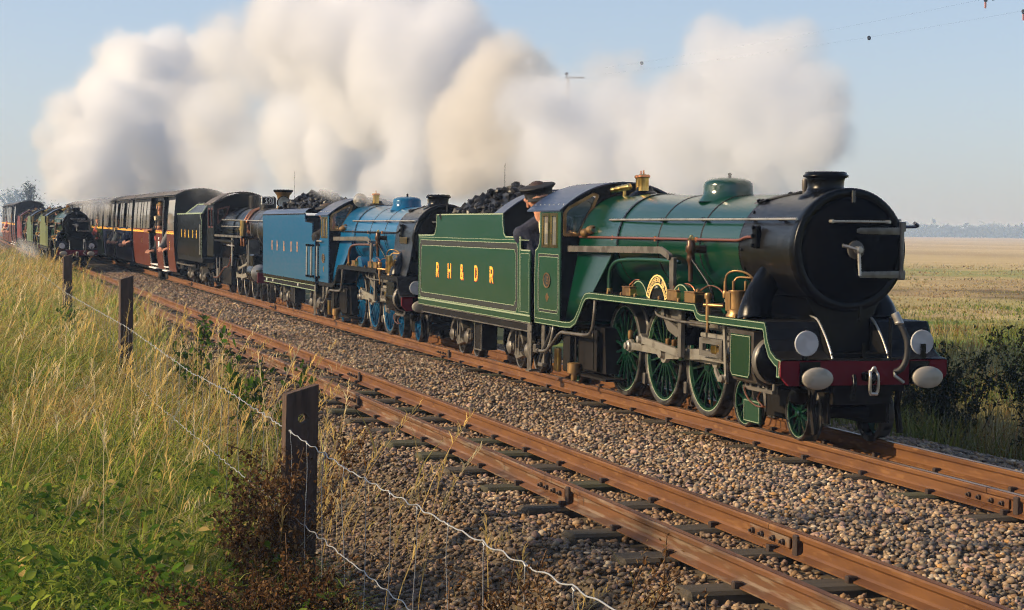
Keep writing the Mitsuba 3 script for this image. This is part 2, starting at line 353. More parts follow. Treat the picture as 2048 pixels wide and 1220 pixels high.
WR, DS, BS, TS = .30, (1.46, 2.14, 2.82), (.265, .93), 3.76
TOPPATH = [(.0, .425), (.06, .432), (.12, .462), (.158, .515), (.178, .570), (.20, .603), (1.035, .603), (1.075, .612), (1.098, .634), (1.115, .655), (2.90, .655), (2.975, .645), (3.03, .61), (3.10, .54), (3.18, .475), (3.27, .448), (3.40, .443), (4.05, .443)]
def pacific(fine=True):
    T = Tpl()
    # frames and running plate
    for t in (-.155, .155):
        T.add('frame', M().prism([(.03, .23), (3.95, .20), (3.95, .46), (2.9, .6), (.30, .6), (.26, .62), (.17, .57), (.10, .50), (.05, .42)], 'x', t-.008, t+.008), 'frame')
        T.add('frame_edge', M().tube([(t, s, z) for s, z in smoothpath([(.30, .63), (.22, .61), (.135, .54), (.075, .47), (.045, .425)])], .0065, 6), 'steel')
    top = np.array(TOPPATH)
    for sd in (-1, 1):
        a, b = sorted((sd*.455, sd*.17)); m = M()
        for i in range(len(top)-1):
            (s0, z0), (s1, z1) = top[i], top[i+1]
            m.flat([[a, s0, z0], [b, s0, z0], [b, s1, z1], [a, s1, z1], [a, s0, z0-.01], [b, s0, z0-.01], [b, s1, z1-.01], [a, s1, z1-.01]], [[0, 1, 2, 3], [4, 7, 6, 5], [0, 3, 7, 4], [1, 5, 6, 2]])
        T.add('running_plate', m, 'plate')
        ls = LineString(TOPPATH); low = ls.buffer(.043, cap_style=2, join_style=1)
        under = Polygon(TOPPATH+[(4.05, .0), (.0, .0)])
        g = low.intersection(under.buffer(0))
        g = unary_union([g, sbox(.0, .30, .03, .43)]) if False else g
        g = g.union(sbox(.012, .335, .055, .425)) if sd < 0 else g
        va = T.add('valance', M().prism(g, 'x', sd*.455, sd*.447), 'valance')
        if sd < 0:
            lo = g.buffer(-.006).exterior; m = M()
            m.prism(lo.buffer(.0022), 'x', -.455, -.4565)
            T.add(va+'__lining', m, 'lining')
    T.add('running_plate', M().box(-.17, .17, .0, .16, .417, .427), 'plate')
    # buffer beam
    bb = Polygon([(-.455, .42), (-.455, .345), (-.41, .297), (.41, .297), (.455, .345), (.455, .42)])
    beam = T.add('buffer_beam', M().prism(bb, 'y', 0., .03), 'beam')
    for t in (-.30, .30): T.add(beam+'__end_plate', M().box(t-.055, t+.055, -.006, .0, .30, .415), 'black')
    for t in (-.30, .30):
        b = T.add('buffer', M().cyl((t, 0, .34), (t, -.075, .34), .045, .034, 16), 'black')
        m = M(); u, w = np.meshgrid(np.linspace(0, 1, 7), np.arange(28)*2*np.pi/28, indexing='ij'); R = np.sin(u*np.pi/2)
        P = np.stack([t+.083*R*np.cos(w), -.112+.02*(1-np.cos(u*np.pi/2)), .34+.055*R*np.sin(w)], -1); m.loft(P)
        q = P[-1].copy(); q2 = q.copy(); q2[:, 1] += .014; m.loft([q, q2, np.tile([[t, -.076, .34]], (28, 1))])
        T.add(b+'__head', m, 'buffer')
    for t in (-.325, .325):
        d = T.add('headcode_disc', M().lathe([(0, .005), (.060, .005), (.063, .003), (.063, -.003), (.06, -.005), (0, -.005)], (t, -.012 if t < 0 else .02, .507), (0, -1, 0), 30), 'disc')
        T.add(d+'__bracket', M().box(t-.012, t+.012, .0, .012, .425, .50).cyl((t, .0, .57), (t, .0, .583), .006, n=6), 'black')
    # coupling
    c = T.add('coupling', M().box(-.022, .022, -.05, .0, .32, .365, .008).tube([(.0, -.04, .355), (.0, -.09, .36), (.0, -.105, .335), (.0, -.085, .318)], .012, 7), 'black')
    m = M()
    for t in (-.016, .016): m.tube(smoothpath([(t, -.085, .375), (t*1.3, -.1, .35), (t*1.4, -.1, .29), (t, -.098, .262)]), .0085, 7)
    m.tube([(-.018, -.098, .262), (.018, -.098, .262)], .010, 7).tube(smoothpath([(-.012, -.09, .37), (0, -.098, .392), (.012, -.09, .37)]), .0085, 7)
    T.add(c+'__link', m, 'steel')
    T.add('coupling_chain', M().tube(smoothpath([(-.08, -.04, .35), (-.085, -.06, .31), (-.09, -.055, .26)]), .012, 6).box(-.11, -.075, -.065, -.045, .225, .262, .008), 'black')
    # vacuum hose
    h = T.add('vacuum_hose', M().tube(smoothpath([(.158, -.03, .625), (.178, -.045, .585), (.198, -.06, .52), (.198, -.06, .44), (.178, -.05, .385), (.15, -.03, .36)], 5), .016, 9), 'rubber')
    T.add(h+'__pipe', M().tube(smoothpath([(.150, -.018, .655), (.158, -.028, .63), (.165, -.036, .605)], 4), .021, 10).lathe([(.021, 0), (.025, .008), (.021, .016)], (.165, -.036, .6), (0, 0, 1), 10), 'steel')
    T.add(h+'__cock', M().tube([(.15, -.03, .36), (.14, -.05, .345), (.185, -.06, .312)], .009, 6), 'steel')
    T.add('hose_standpipe', M().cyl((.130, -.012, .43), (.130, -.012, .635), .009, n=8), 'black')
    for t, z in ((.0, .43), (-.02, .615)): T.add('lamp_iron', M().box(t-.009, t+.009, .01, .018, z, z+.075).box(t-.012, t+.012, .0, .03, z, z+.006), 'black')
    # saddle between the frames
    T.add('saddle', M().prism([(-.155, .42), (-.155, .62), (-.21, .72), (.21, .72), (.155, .62), (.155, .42)], 'y', .24, .85), 'black')
    # smokebox
    o, ax = (0, 0, .966), (0, 1, 0)
    sb = T.add('smokebox', M().lathe([(.292, .20), (.294, .215), (.294, .895)], o, ax, 64).lathe([(.0, .21), (.292, .21)], o, ax, 40), 'smokebox')
    T.add(sb+'__front_ring', M().lathe([(.27, .178), (.286, .172), (.305, .176), (.312, .188), (.312, .236), (.305, .246), (.29, .248)], o, ax, 64, sharp=50), 'black')
    d = T.add('smokebox_door', M().lathe([(0, .120), (.07, .123), (.14, .132), (.20, .147), (.245, .164), (.262, .176), (.268, .184), (.268, .205)], o, ax, 56, sharp=60), 'door')
    def dome_s(t, z): r = math.hypot(t, z-.966); return np.interp(r, [0, .07, .14, .2, .245, .262, .30], [.120, .123, .132, .147, .164, .176, .172])-.008
    for z in (1.062, .842):
        q = np.array([(t, dome_s(t, z)) for t in np.linspace(.0 if z > 1 else .02, .283, 12)]); m = M()
        w = np.interp(q[:, 0], [.0, .012, .283], [.008, .0155, .019])
        m.grid(np.stack([np.stack([q[:, 0], q[:, 1], z-w], 1), np.stack([q[:, 0], q[:, 1]-.006, z-w], 1), np.stack([q[:, 0], q[:, 1]-.006, z+w], 1), np.stack([q[:, 0], q[:, 1], z+w], 1)]))
        T.add(d+'__hinge_strap', m, 'greysteel')
    T.add(d+'__hinge_pin', M().cyl((.277, .158, .825), (.277, .158, 1.105), .0105, n=10).box(.268, .302, .16, .19, 1.06, 1.11, .004).box(.268, .302, .16, .19, .815, .865, .004), 'greysteel')
    T.add(d+'__dart_plate', M().lathe([(.047, .0), (.045, .006), (.02, .012), (0, .014)], (0, .121, .966), (0, -1, 0), 26), 'greysteel')
    T.add(d+'__handle', M().lathe([(.018, 0), (.018, .04), (.012, .045), (0, .045)], (0, .112, .966), (0, -1, 0), 14).cyl((0, .074, .966), (-.085, .098, .988), .0075, .0095, 8).cyl((0.0, .088, .966), (.002, .075, .838), .010, .0085, 8), 'steel')
    T.add('front_handrail', M().tube([(-.135, .115, 1.108), (.185, .118, 1.108)], .0065, 8).cyl((-.13, .15, 1.108), (-.13, .11, 1.108), .009, n=8).cyl((.18, .15, 1.108), (.18, .11, 1.108), .009, n=8), 'steel')
    T.add('lamp_iron', M().box(-.008, .008, .15, .158, 1.205, 1.265), 'greysteel')
    T.add('lamp_iron', M().tube(smoothpath([(.285, .19, 1.085), (.33, .17, 1.085), (.355, .14, 1.09), (.325, .12, 1.105)], 4), .008, 7), 'blue_steel')
    # chimney
    ch = T.add('chimney', M().lathe([(.150, 1.215), (.140, 1.238), (.118, 1.252), (.100, 1.268), (.093, 1.29), (.094, 1.318), (.100, 1.333), (.116, 1.339), (.118, 1.347), (.108, 1.354), (.104, 1.364), (.088, 1.366), (.074, 1.362), (.07, 1.2)], (0, .47, 0), (0, 0, 1), 44, sharp=75), 'black')
    T.add('snifting_valve', M().lathe([(.012, 1.25), (.014, 1.27), (.017, 1.28), (.017, 1.325), (.013, 1.333), (0, 1.335)], (-.055, .60, 0), (0, 0, 1), 14), 'greysteel')
    # blower pipe and bracket along the smokebox top
    m = M(); rr = .30
    def onb(s, deg, r=rr): a = math.radians(deg); return (r*math.sin(a), s, .966+r*math.cos(a))
    m.tube([onb(.60, -8), onb(.66, -10), onb(.86, -33), onb(.90, -36)], .008, 7)
    for s, dg in ((.62, -2), (.655, -9), (.70, -2), (.74, -14)): m.lathe([(.014, 0), (.014, .012), (.006, .016)], onb(s, dg, .292), (math.sin(math.radians(dg)), 0, math.cos(math.radians(dg))), 8)
    br = np.array([onb(.83, -30, .296), onb(.97, -30, .296), onb(.97, -38, .296), onb(.83, -38, .296)]); m.flat(br+np.array([0, 0, .004]), [[0, 1, 2, 3]])
    for s in (.84, .89, .94): m.lathe([(.012, 0), (.012, .014), (.0, .016)], onb(s, -33, .296), (-.5, 0, .85), 8)
    T.add('blower_pipe', m, 'black')
    m = M()
    for s, dg in ((.86, -50), (.86, -92), (.86, -112)): a = math.radians(dg); m.lathe([(.010, 0), (.009, .008), (0, .012)], onb(s, dg, .293), (math.sin(a), 0, math.cos(a)), 8)
    T.add(sb+'__bolt', m, 'black')
    # boiler
    T.add('boiler', M().lathe([(.290, .90), (.293, 1.45), (.300, 2.09), (.318, 2.75), (.322, 2.92)], o, ax, 72), 'body')
    for s in (.905, 1.45, 2.09, 2.74):
        r = np.interp(s, [.9, 1.45, 2.09, 2.75, 2.92], [.29, .293, .30, .318, .322])
        T.add('boiler_band', M().lathe([(r, -.007), (r+.003, -.0055), (r+.003, .0055), (r, .007)], (0, s, .966), ax, 72, sharp=80), 'black' if s < 1 else 'band')
    # firebox, its front sloping back as it widens
    R = []
    for k, dz in enumerate((0., 1.)):
        ring = []
        for a in np.linspace(0, 180, 21): ring.append((-.325*math.cos(math.radians(a)), .966+.325*math.sin(math.radians(a))))
        lo = [(.338, .86), (.385, .62), (.418, .43), (-.418, .43), (-.385, .62), (-.338, .86)]
        ring = [(x, z) for x, z in ring]; ring = ring+lo
        R.append([(x, (2.74+max(0, .95-z)*.98) if k == 0 else 3.50, z) for x, z in ring])
    R = np.array(R); fb = M().loft(R); fb.flat(R[0], [[i, (i+1) % len(R[0]), 0] for i in range(1, len(R[0])-1)]); T.add('firebox', fb, 'body')
    T.add('firebox__band', M().loft(np.array([[(x*1.012, s+e, .966+(z-.966)*1.012) for x, s, z in R[0][:21]] for e in (-.007, .007)]), closed=False), 'band')
    # dome
    T.add('dome', M().lathe([(.175, 1.225), (.158, 1.250), (.146, 1.272), (.1425, 1.295), (.1425, 1.318), (.138, 1.334), (.125, 1.347), (.095, 1.358), (.05, 1.364), (0, 1.365)], (0, 1.74, 0), (0, 0, 1), 44), 'dome')
    T.add('dome__knob', M().lathe([(.009, 1.362), (.009, 1.378), (.012, 1.384), (.008, 1.392), (0, 1.394)], (0, 1.72, 0), (0, 0, 1), 10), 'black')
    # safety valves and whistle
    sv = T.add('safety_valve_base', M().lathe([(.11, 1.265), (.095, 1.292), (.06, 1.312), (.05, 1.335)], (0, 3.12, 0), (0, 0, 1), 28), 'black')
    for t, s in ((-.022, 3.08), (.0, 3.19)):
        v = T.add('safety_valve', M().lathe([(.035, 1.31), (.034, 1.392), (.040, 1.396), (.042, 1.410), (.036, 1.416), (.03, 1.418), (0, 1.42)], (t, s, 0), (0, 0, 1), 22, sharp=60), 'brass')
        T.add(v+'__cap', M().lathe([(.036, 1.398), (.043, 1.400), (.043, 1.412), (.036, 1.414)], (t, s, 0), (0, 0, 1), 20).cyl((t, s, 1.42), (t, s, 1.445), .005, n=6), 'copper')
    T.add('whistle', M().lathe([(0, 0), (.016, 0), (.019, .01), (.019, .03), (.015, .034), (.015, .05), (.021, .054), (.021, .10), (.017, .105), (.023, .115), (.023, .19), (.017, .2), (0, .205)], (-.13, 3.40, 1.318), (.35, -1, .12), 16, sharp=60).cyl((-.085, 3.27, 1.27), (-.085, 3.27, 1.33), .012, n=8), 'brass')
    # handrails along the boiler
    for sd in (-1, 1):
        rail = T.add('handrail', M().tube([(sd*.288, .20, 1.118), (sd*.288, 1.2, 1.118), (sd*.300, 2.95, 1.118)], .0068, 8), 'steel')
        m = M()
        for s in (.42, .80, 1.45, 2.09, 2.84): m.lathe([(.011, -.03), (.008, 0), (.0125, .006), (.0125, .02), (.006, .024)], (sd*.262, s, 1.118), (sd, 0, 0), 10)
        T.add(rail+'__knob', m, 'black')
    # ejector pipe, clack valve
    ej = T.add('ejector_pipe', M().tube(smoothpath([(-.332, 3.45, 1.005), (-.328, 2.8, 1.005), (-.318, 2.0, 1.005), (-.308, 1.05, 1.005), (-.305, .88, 1.006), (-.30, .80, 1.022), (-.298, .70, 1.024)], 3), .008, 8), 'rodred')
    m = M()
    for s in (2.84, 2.09, 1.45): m.cyl((-.316, s, 1.018), (-.316, s, .988), .011, n=8)
    T.add(ej+'__clip', m, 'copper')
    T.add(ej+'__flange', M().box(-.318, -.286, .63, .68, .965, 1.085, .006).lathe([(.010, 0), (.01, .015), (0, .016)], (-.318, .655, .98), (-1, 0, 0), 8).lathe([(.010, 0), (.01, .015), (0, .016)], (-.318, .655, 1.03), (-1, 0, 0), 8).lathe([(.010, 0), (.01, .015), (0, .016)], (-.314, .655, 1.075), (-1, 0, 0), 8), 'black')
    ck = T.add('clack_valve', M().lathe([(.015, 1.005), (.024, .995), (.024, .975), (.030, .965), (.030, .935), (.020, .925), (.024, .91), (.024, .885), (.018, .88), (.015, .85), (.014, .77), (.004, .765)], (-.375, 1.38, 0), (0, 0, 1), 16, sharp=60).cyl((-.375, 1.38, .95), (-.27, 1.38, .95), .022, n=12), 'darkbronze')
    T.add(ck+'__cap', M().lathe([(.018, 1.002), (.020, 1.01), (.012, 1.018), (.008, 1.028), (0, 1.03)], (-.375, 1.38, 0), (0, 0, 1), 12).cyl((-.375, 1.35, 1.005), (-.375, 1.41, 1.005), .006, n=6), 'brass')
    T.add(ck+'__pipe', M().tube(smoothpath([(-.375, 1.36, .89), (-.36, 1.30, .84), (-.33, 1.20, .74), (-.34, 1.12, .66)], 4), .008, 7), 'black')
    # steam pipe to the cylinders
    for sd in (-1, 1): T.add('steam_pipe', M().tube(smoothpath([(sd*.20, .66, .85), (sd*.255, .62, .80), (sd*.32, .57, .72), (sd*.355, .54, .645), (sd*.36, .53, .60)], 5), np.interp(np.linspace(0, 1, 21), [0, .5, 1], [.062, .075, .095]), 18), 'black')
    # cylinders
    for sd in (-1, 1):
        c = T.add('cylinder', M().cyl((sd*.345, .285, .40), (sd*.345, .66, .40), .115, n=30).cyl((sd*.345, .285, .535), (sd*.345, .66, .535), .055, n=20), 'black')
        prof = [(-.455, .545), (-.458, .40), (-.452, .33), (-.43, .285), (-.38, .268), (-.30, .268), (-.30, .545)]
        T.add(c+'__cladding', M().prism([(sd*-x, z) for x, z in prof], 'y', .325, .635), 'clad')
        if sd < 0:
            pan = Polygon([(.355, .525), (.605, .525), (.605, .33), (.585, .305), (.375, .305), (.355, .33)])
            p = T.add(c+'__panel', M().prism(pan, 'x', -.4585, -.4615), 'body')
            T.add(c+'__lining', M().prism(pan.buffer(-.007).exterior.buffer(.0018), 'x', -.4615, -.463), 'lining')
        T.add(c+'__front_cover', M().lathe([(.0, .055), (.045, .053), (.09, .043), (.112, .028), (.122, .012), (.122, -.012), (.115, -.02)], (sd*.345, .30, .40), (0, -1, 0), 34, sharp=50).lathe([(0, .035), (.04, .03), (.058, .012), (.058, -.01)], (sd*.345, .30, .535), (0, -1, 0), 22), 'coverdark')
        T.add(c+'__cover_ring', M().lathe([(.121, -.022), (.125, -.018), (.126, .008), (.121, .018), (.117, .021)], (sd*.345, .30, .40), (0, -1, 0), 34, sharp=60).lathe([(.056, -.01), (.062, -.008), (.062, .012), (.05, .022)], (sd*.345, .30, .535), (0, -1, 0), 22), 'greysteel')
        T.add(c+'__drain_nut', M().lathe([(.012, 0), (.012, .012), (0, .016)], (sd*.335, .245, .385), (0, -1, 0), 8), 'brass')
    m = M()
    for s in (.28, .36, .46, .56, .62): m.cyl((-.36, s, .285), (-.36, s, .235), .011, n=8)
    m.box(-.375, -.345, .27, .64, .232, .25)
    T.add('drain_cock', m, 'greysteel')
    T.add('drain_pipe', M().tube(smoothpath([(-.37, .62, .24), (-.40, .56, .23), (-.41, .48, .19), (-.41, .38, .165), (-.40, .30, .168)], 5), .0055, 6).tube(smoothpath([(-.37, .42, .235), (-.405, .38, .2), (-.41, .3, .17)], 4), .005, 6), 'copper')
    # motion on the near side
    q = .33
    cr = T.add('coupling_rod', rodbar(M(), (DS[2]-.21, .33), (DS[1]-.21, .33), .044, .02, -.268, .042, .045), 'steel')
    T.add(cr, rodbar(M(), (DS[1]-.21, .33), (DS[0]-.21, .33), .044, .02, -.266, .045, .042), 'steel')
    T.add(cr+'__pin', M().lathe([(.034, -.01), (.034, .014), (.022, .02), (.02, .032), (0, .034)], (-.28, DS[2]-.21, .33), (-1, 0, 0), 16, sharp=50), 'steel')
    T.add(cr+'__oil_cup', M().lathe([(.014, .37), (.017, .385), (.017, .42), (.012, .425), (0, .43)], (-.27, DS[2]-.20, 0), (0, 0, 1), 12).lathe([(.014, .375), (.016, .39), (.016, .41), (0, .416)], (-.27, DS[1]-.16, 0), (0, 0, 1), 12).lathe([(.014, .375), (.016, .39), (.016, .41), (0, .416)], (-.27, DS[1]-.26, 0), (0, 0, 1), 12), 'dullbrass')
    T.add('connecting_rod', rodbar(M(), (DS[1]-.21, .325), (.98, .385), .060, .026, -.305, .054, .04).cyl((-.292, DS[1]-.21, .325), (-.33, DS[1]-.21, .325), .03, n=14), 'steel')
    T.add('return_crank', rodbar(M(), (DS[1]-.21, .33), (2.197, .395), .04, .018, -.335, .03, .034), 'steel')
    T.add('eccentric_rod', rodbar(M(), (2.197, .395), (1.58, .352), .042, .018, -.355, .036, .03).lathe([(.024, 0), (.022, .02), (0, .026)], (-.364, 2.197, .395), (-1, 0, 0), 12), 'steel')
    T.add('expansion_link', M().prism(LineString(arc(2.0, .47, .40, 160, 200, 12)).buffer(.028), 'x', -.335, -.305).prism(LineString(arc(1.24, .53, .20, 150, 215, 12)).buffer(.022), 'x', -.31, -.29), 'wheel')
    T.add('radius_rod', rodbar(M(), (1.76, .535), (.95, .52), .032, .016, -.315, .024, .024).box(-.33, -.30, 1.52, 1.64, .50, .56, .004), 'greysteel')
    T.add('motion_bracket', M().box(-.375, -.345, 1.52, 1.565, .33, .60, .004), 'greysteel')
    T.add('motion_bracket__web', M().box(-.345, -.18, 1.535, 1.55, .40, .60), 'frame')
    T.add('motion_bracket__gusset', M().prism([(1.57, .60), (1.78, .60), (1.86, .575), (1.82, .53), (1.72, .545), (1.58, .50)], 'x', -.34, -.325), 'greysteel')
    T.add('reversing_arm', M().prism(LineString([(1.82, .57), (1.74, .50), (1.62, .47)]).buffer(.028), 'x', -.36, -.342).lathe([(.03, 0), (.028, .014), (0, .016)], (-.36, 1.81, .57), (-1, 0, 0), 12), 'greysteel')
    for z in (.475, .345): T.add('slide_bar', M().box(-.335, -.305, .64, 1.32, z-.012, z+.012, .003), 'steel')
    xh = T.add('crosshead', M().box(-.345, -.295, .88, 1.09, .345, .455, .006).cyl((-.28, .98, .385), (-.36, .98, .385), .03, n=14), 'steel')
    T.add(xh+'__slipper', M().box(-.38, -.30, 1.0, 1.07, .385, .435, .006), 'brass')
    T.add('union_frame', M().prism(sbox(.93, .365, 1.25, .465).difference(sbox(.97, .395, 1.20, .435)), 'x', -.372, -.352), 'greysteel')
    T.add('piston_rod', M().cyl((-.345, .64, .40), (-.345, .95, .40), .016, n=12).cyl((-.345, .64, .535), (-.345, 1.0, .535), .012, n=10), 'steel')
    T.add('combination_lever', M().prism(LineString([(.88, .545), (.845, .25)]).buffer(.013), 'x', -.385, -.37).prism(LineString([(.845, .27), (.93, .255), (.98, .30)]).buffer(.012), 'x', -.39, -.376).lathe([(.022, 0), (.02, .02), (0, .022)], (-.385, .865, .265), (-1, 0, 0), 10), 'steel')
    T.add('lifting_link', M().cyl((-.39, 1.10, .57), (-.39, 1.10, .47), .006, n=8).tube(smoothpath([(-.37, 1.93, .585), (-.38, 1.85, .555), (-.39, 1.5, .54), (-.395, 1.06, .545)], 3), .0075, 7), 'greysteel')
    # wheels and their axles
    for sd in (-1, 1):
        for s in DS: wheel(T, 'driving_wheel', sd*.228, s, WR, 16, sd, True, fine)
        for s in BS: wheel(T, 'bogie_wheel', sd*.228, s, .135, 10, sd, False, fine)
        wheel(T, 'trailing_wheel', sd*.228, TS, .135, 10, sd, False, False)
    T.add('axle', M().cyl((-.2, BS[0], .135), (.2, BS[0], .135), .03, n=10), 'frame')
    for s in DS: T.add('axle', M().cyl((-.2, s, .3), (.2, s, .3), .04, n=10), 'frame')
    for sd in (-1, 1):
        T.add('bogie_frame', M().prism([(.06, .10), (.30, .075), (.9, .075), (1.12, .10), (1.12, .22), (.95, .27), (.2, .27), (.06, .24)], 'x', sd*.17, sd*.155), 'frame')
        T.add('guard_iron', M().prism([(.055, .30), (.10, .30), (.115, .18), (.08, .045), (.05, .05), (.085, .18)], 'x', sd*.245, sd*.225).box(sd*.17, sd*.245, .05, .1, .26, .3), 'frame')
    T.add('cylinder_block', M().box(-.31, .31, .32, .64, .25, .56).box(-.16, .16, .05, 1.1, .22, .45), 'frame')
    T.add('firebox_frame', M().box(-.165, .165, 1.15, 2.95, .16, .40), 'frame')
    T.add('bogie_splash_plate', M().box(-.34, -.325, .50, .70, .055, .175, .002), 'body2')
    T.add('bogie_splash_plate__lining', M().prism(sbox(.508, .062, .692, .168).exterior.buffer(.0018), 'x', -.34, -.342), 'lining')
    T.add('sand_pot', M().lathe([(.02, 0), (.042, .01), (.05, .04), (.042, .075), (.015, .085)], (-.30, .135, .20), (0, -.35, .94), 16), 'black')
    T.add('bogie_stretcher', M().box(-.16, .16, .2, 1.0, .18, .24).box(-.16, .16, .02, .06, .2, .3), 'frame')
    for s in (1.80, 2.48): T.add('brake_hanger', M().prism(LineString([(s-.02, .12), (s+.03, .3), (s, .45)]).buffer(.018), 'x', -.21, -.19).box(-.24, -.19, s-.035, s+.0, .10, .17, .005), 'greysteel')
    # splashers and name plate over the middle driver
    for s in DS[:2]:
        T.add('splasher', M().prism(Polygon(arc(s, .58, .175, 25, 155, 18)), 'x', -.40, -.2), 'body')
        T.add('splasher__lining', M().prism(LineString(arc(s, .58, .168, 27, 153, 18)).buffer(.003), 'x', -.40, -.402), 'lining')
    # lubricators and fittings on the running plate
    for s, t0, hh, ll in ((2.25, -.43, .052, .13), (1.54, -.415, .056, .14), (1.235, -.43, .056, .14)):
        z0 = .655
        b = T.add('oil_box', M().box(t0-.012, t0+.05, s-ll/2, s+ll/2, z0, z0+hh, .004), 'bronzebox')
        T.add(b+'__lid', M().box(t0-.014, t0+.052, s-ll/2-.002, s+ll/2+.002, z0+hh, z0+hh+.007, .002).lathe([(.009, 0), (.009, .015), (0, .02)], (t0+.02, s-ll*.32, z0+hh+.006), (0, 0, 1), 8), 'dullbrass')
        T.add(b+'__end', M().box(t0-.008, t0+.046, s-ll/2-.006, s-ll/2-.001, z0+.004, z0+hh-.006, .002), 'brass')
    pu = T.add('lubricator_pump', M().lathe([(.0, .742), (.048, .742), (.05, .735), (.047, .728), (.047, .645), (.053, .64), (.053, .62), (.06, .612), (.06, .603)], (-.37, .735, 0), (0, 0, 1), 24, sharp=50).box(-.425, -.385, .72, .775, .63, .735, .006), 'bronzebox')
    m = M()
    for s, dt in ((.785, -.42), (.72, -.40), (.70, -.34)): m.lathe([(.012, .70), (.014, .72), (.012, .735), (.008, .74), (.008, .79), (0, .795)], (dt, s, 0), (0, 0, 1), 10)
    T.add(pu+'__fitting', m, 'dullbrass')
    T.add(pu+'__pipe', M().tube(smoothpath([(-.42, .785, .78), (-.415, .77, .825), (-.39, .72, .845), (-.34, .67, .83), (-.30, .64, .78)], 5), .006, 7).tube(smoothpath([(-.40, .72, .78), (-.38, .71, .81), (-.33, .66, .81)], 5), .006, 7), 'bronze')
    T.add('valve_gear_lubricator', M().cyl((-.455, .93, .575), (-.455, .93, .70), .013, n=10).lathe([(.02, 0), (.022, .02), (.018, .03), (0, .034)], (-.455, .93, .69), (0, 0, 1), 12).cyl((-.47, .95, .655), (-.40, .85, .655), .012, n=8).cyl((-.455, .93, .51), (-.455, .93, .58), .008, n=8), 'bronzebox')
    for s in (2.6, 2.36, 2.12, 1.72, 1.42, .62, .55, .50): T.add('oiler', M().lathe([(.01, 0), (.01, .014), (.006, .02), (0, .022)], (-.43, s, .655 if s > 1.1 else .603), (0, 0, 1), 7), 'dullbrass')
    m = M()
    for s0, s1 in ((2.3, 2.1), (1.5, 1.3), (1.2, .86), (1.56, 1.8)): m.tube(smoothpath([(-.40, s0, .72), (-.38, (s0*2+s1)/3, .755), (-.36, (s0+2*s1)/3, .73), (-.35, s1, .63)], 5), .004, 6)
    T.add('oil_pipe', m, 'copper')
    # reach rod and its bracket, injector delivery pipe
    T.add('reach_rod', M().prism(LineString([(3.49, .925), (1.78, .94), (1.64, .905)]).buffer(.020, cap_style=2), 'x', -.405, -.392).cyl((-.39, 1.64, .905), (-.412, 1.64, .905), .021, n=12), 'greysteel')
    T.add('reach_rod__weighshaft_arm', M().box(-.40, -.375, 1.59, 1.65, .655, .90, .004), 'greysteel')
    T.add('injector_pipe', M().tube(smoothpath([(-.40, 2.66, .655), (-.40, 2.66, .76), (-.395, 2.63, .825), (-.385, 2.54, .862), (-.375, 2.3, .875), (-.36, 1.9, .878), (-.345, 1.62, .872)], 5), .0125, 9).cyl((-.4, 2.66, .655), (-.4, 2.66, .685), .018, n=10), 'pipe')
    T.add('injector_pipe__union', M().cyl((-.4, 2.66, .656), (-.4, 2.66, .69), .02, n=6), 'brass')
    # cab
    for sd in (-1, 1):
        cab = Polygon([(3.49, .443), (3.49, 1.187), (3.935, 1.187)]+[(3.945, 1.165), (3.94, 1.0), (3.955, .955), (3.985, .925), (4.04, .905), (4.05, .87), (4.05, .443)])
        win = [sbox(3.565, .945, 3.69, 1.148), sbox(3.745, .945, 3.875, 1.148)]
        cs = T.add('cab_side', M().prism(cab.difference(unary_union(win)), 'x', sd*.455, sd*.443), 'cab')
        for w in win:
            f = T.add(cs+'__window_frame', M().prism(w.buffer(.016, join_style=2).difference(w.buffer(-.004, join_style=2)), 'x', sd*.455, sd*.463), 'brass')
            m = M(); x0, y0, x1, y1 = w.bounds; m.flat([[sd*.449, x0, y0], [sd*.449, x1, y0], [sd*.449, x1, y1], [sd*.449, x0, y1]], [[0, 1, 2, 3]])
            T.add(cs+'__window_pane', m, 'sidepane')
        if sd < 0:
            m = M(); pn = Polygon([(3.53, .875), (3.53, .52), (3.55, .495), (3.95, .495), (3.97, .52), (3.97, .875)])
            b = pn.buffer(-.0); T.add(cs+'__lining', M().prism(pn.exterior.buffer(.007), 'x', -.455, -.4562), 'linblack')
            m.prism(pn.buffer(.010).exterior.buffer(.0016), 'x', -.455, -.4565).prism(pn.buffer(-.010).exterior.buffer(.0016), 'x', -.455, -.4565)
            m.prism(LineString([(3.945, 1.165), (3.94, 1.0), (3.955, .955), (3.985, .925), (4.043, .905), (4.05, .87), (4.05, .445)]).buffer(.004), 'x', -.455, -.457)
            T.add(cs+'__edge_lining', m, 'lining')
            m = M(); rivets(m, [(-.455, s, .470) for s in np.linspace(3.54, 4.0, 7)], .006, (-1, 0, 0)); T.add(cs+'__rivet', m, 'cab')
            el = [(3.77+.078*math.cos(a), .705+.052*math.sin(a)) for a in np.linspace(0, 2*np.pi, 26)]
            cw = T.add(cs+'__works_plate', M().prism(el, 'x', -.455, -.459), 'linblack')
            m = M(); m.prism(Polygon(el).buffer(-.004).exterior.buffer(.005), 'x', -.459, -.462)
            m.tri(meshkit.text_mesh('3', .05, .002, True), side_mat(-.459, 3.79, .68, 1.6)); T.add(cs+'__works_plate__numeral' if False else cs+'__plate_rim', m, 'dullbrass')
            T.add(cs+'__crest', M().prism([(3.77, .62), (3.81, .592), (3.77, .555), (3.73, .592)], 'x', -.455, -.457), 'dullbrass')
    t = np.linspace(-.452, .452, 30); fr = Polygon([(-.452, .443)]+[(x, ROOF(x, 1.187, 1.372, .46)-.004) for x in t]+[(.452, .443)])
    def spect(sd): return Polygon([(sd*.425, 1.02), (sd*.425, 1.165), (sd*.40, 1.195), (sd*.225, 1.29), (sd*.20, 1.28), (sd*.235, 1.20), (sd*.285, 1.11), (sd*.33, 1.02)])
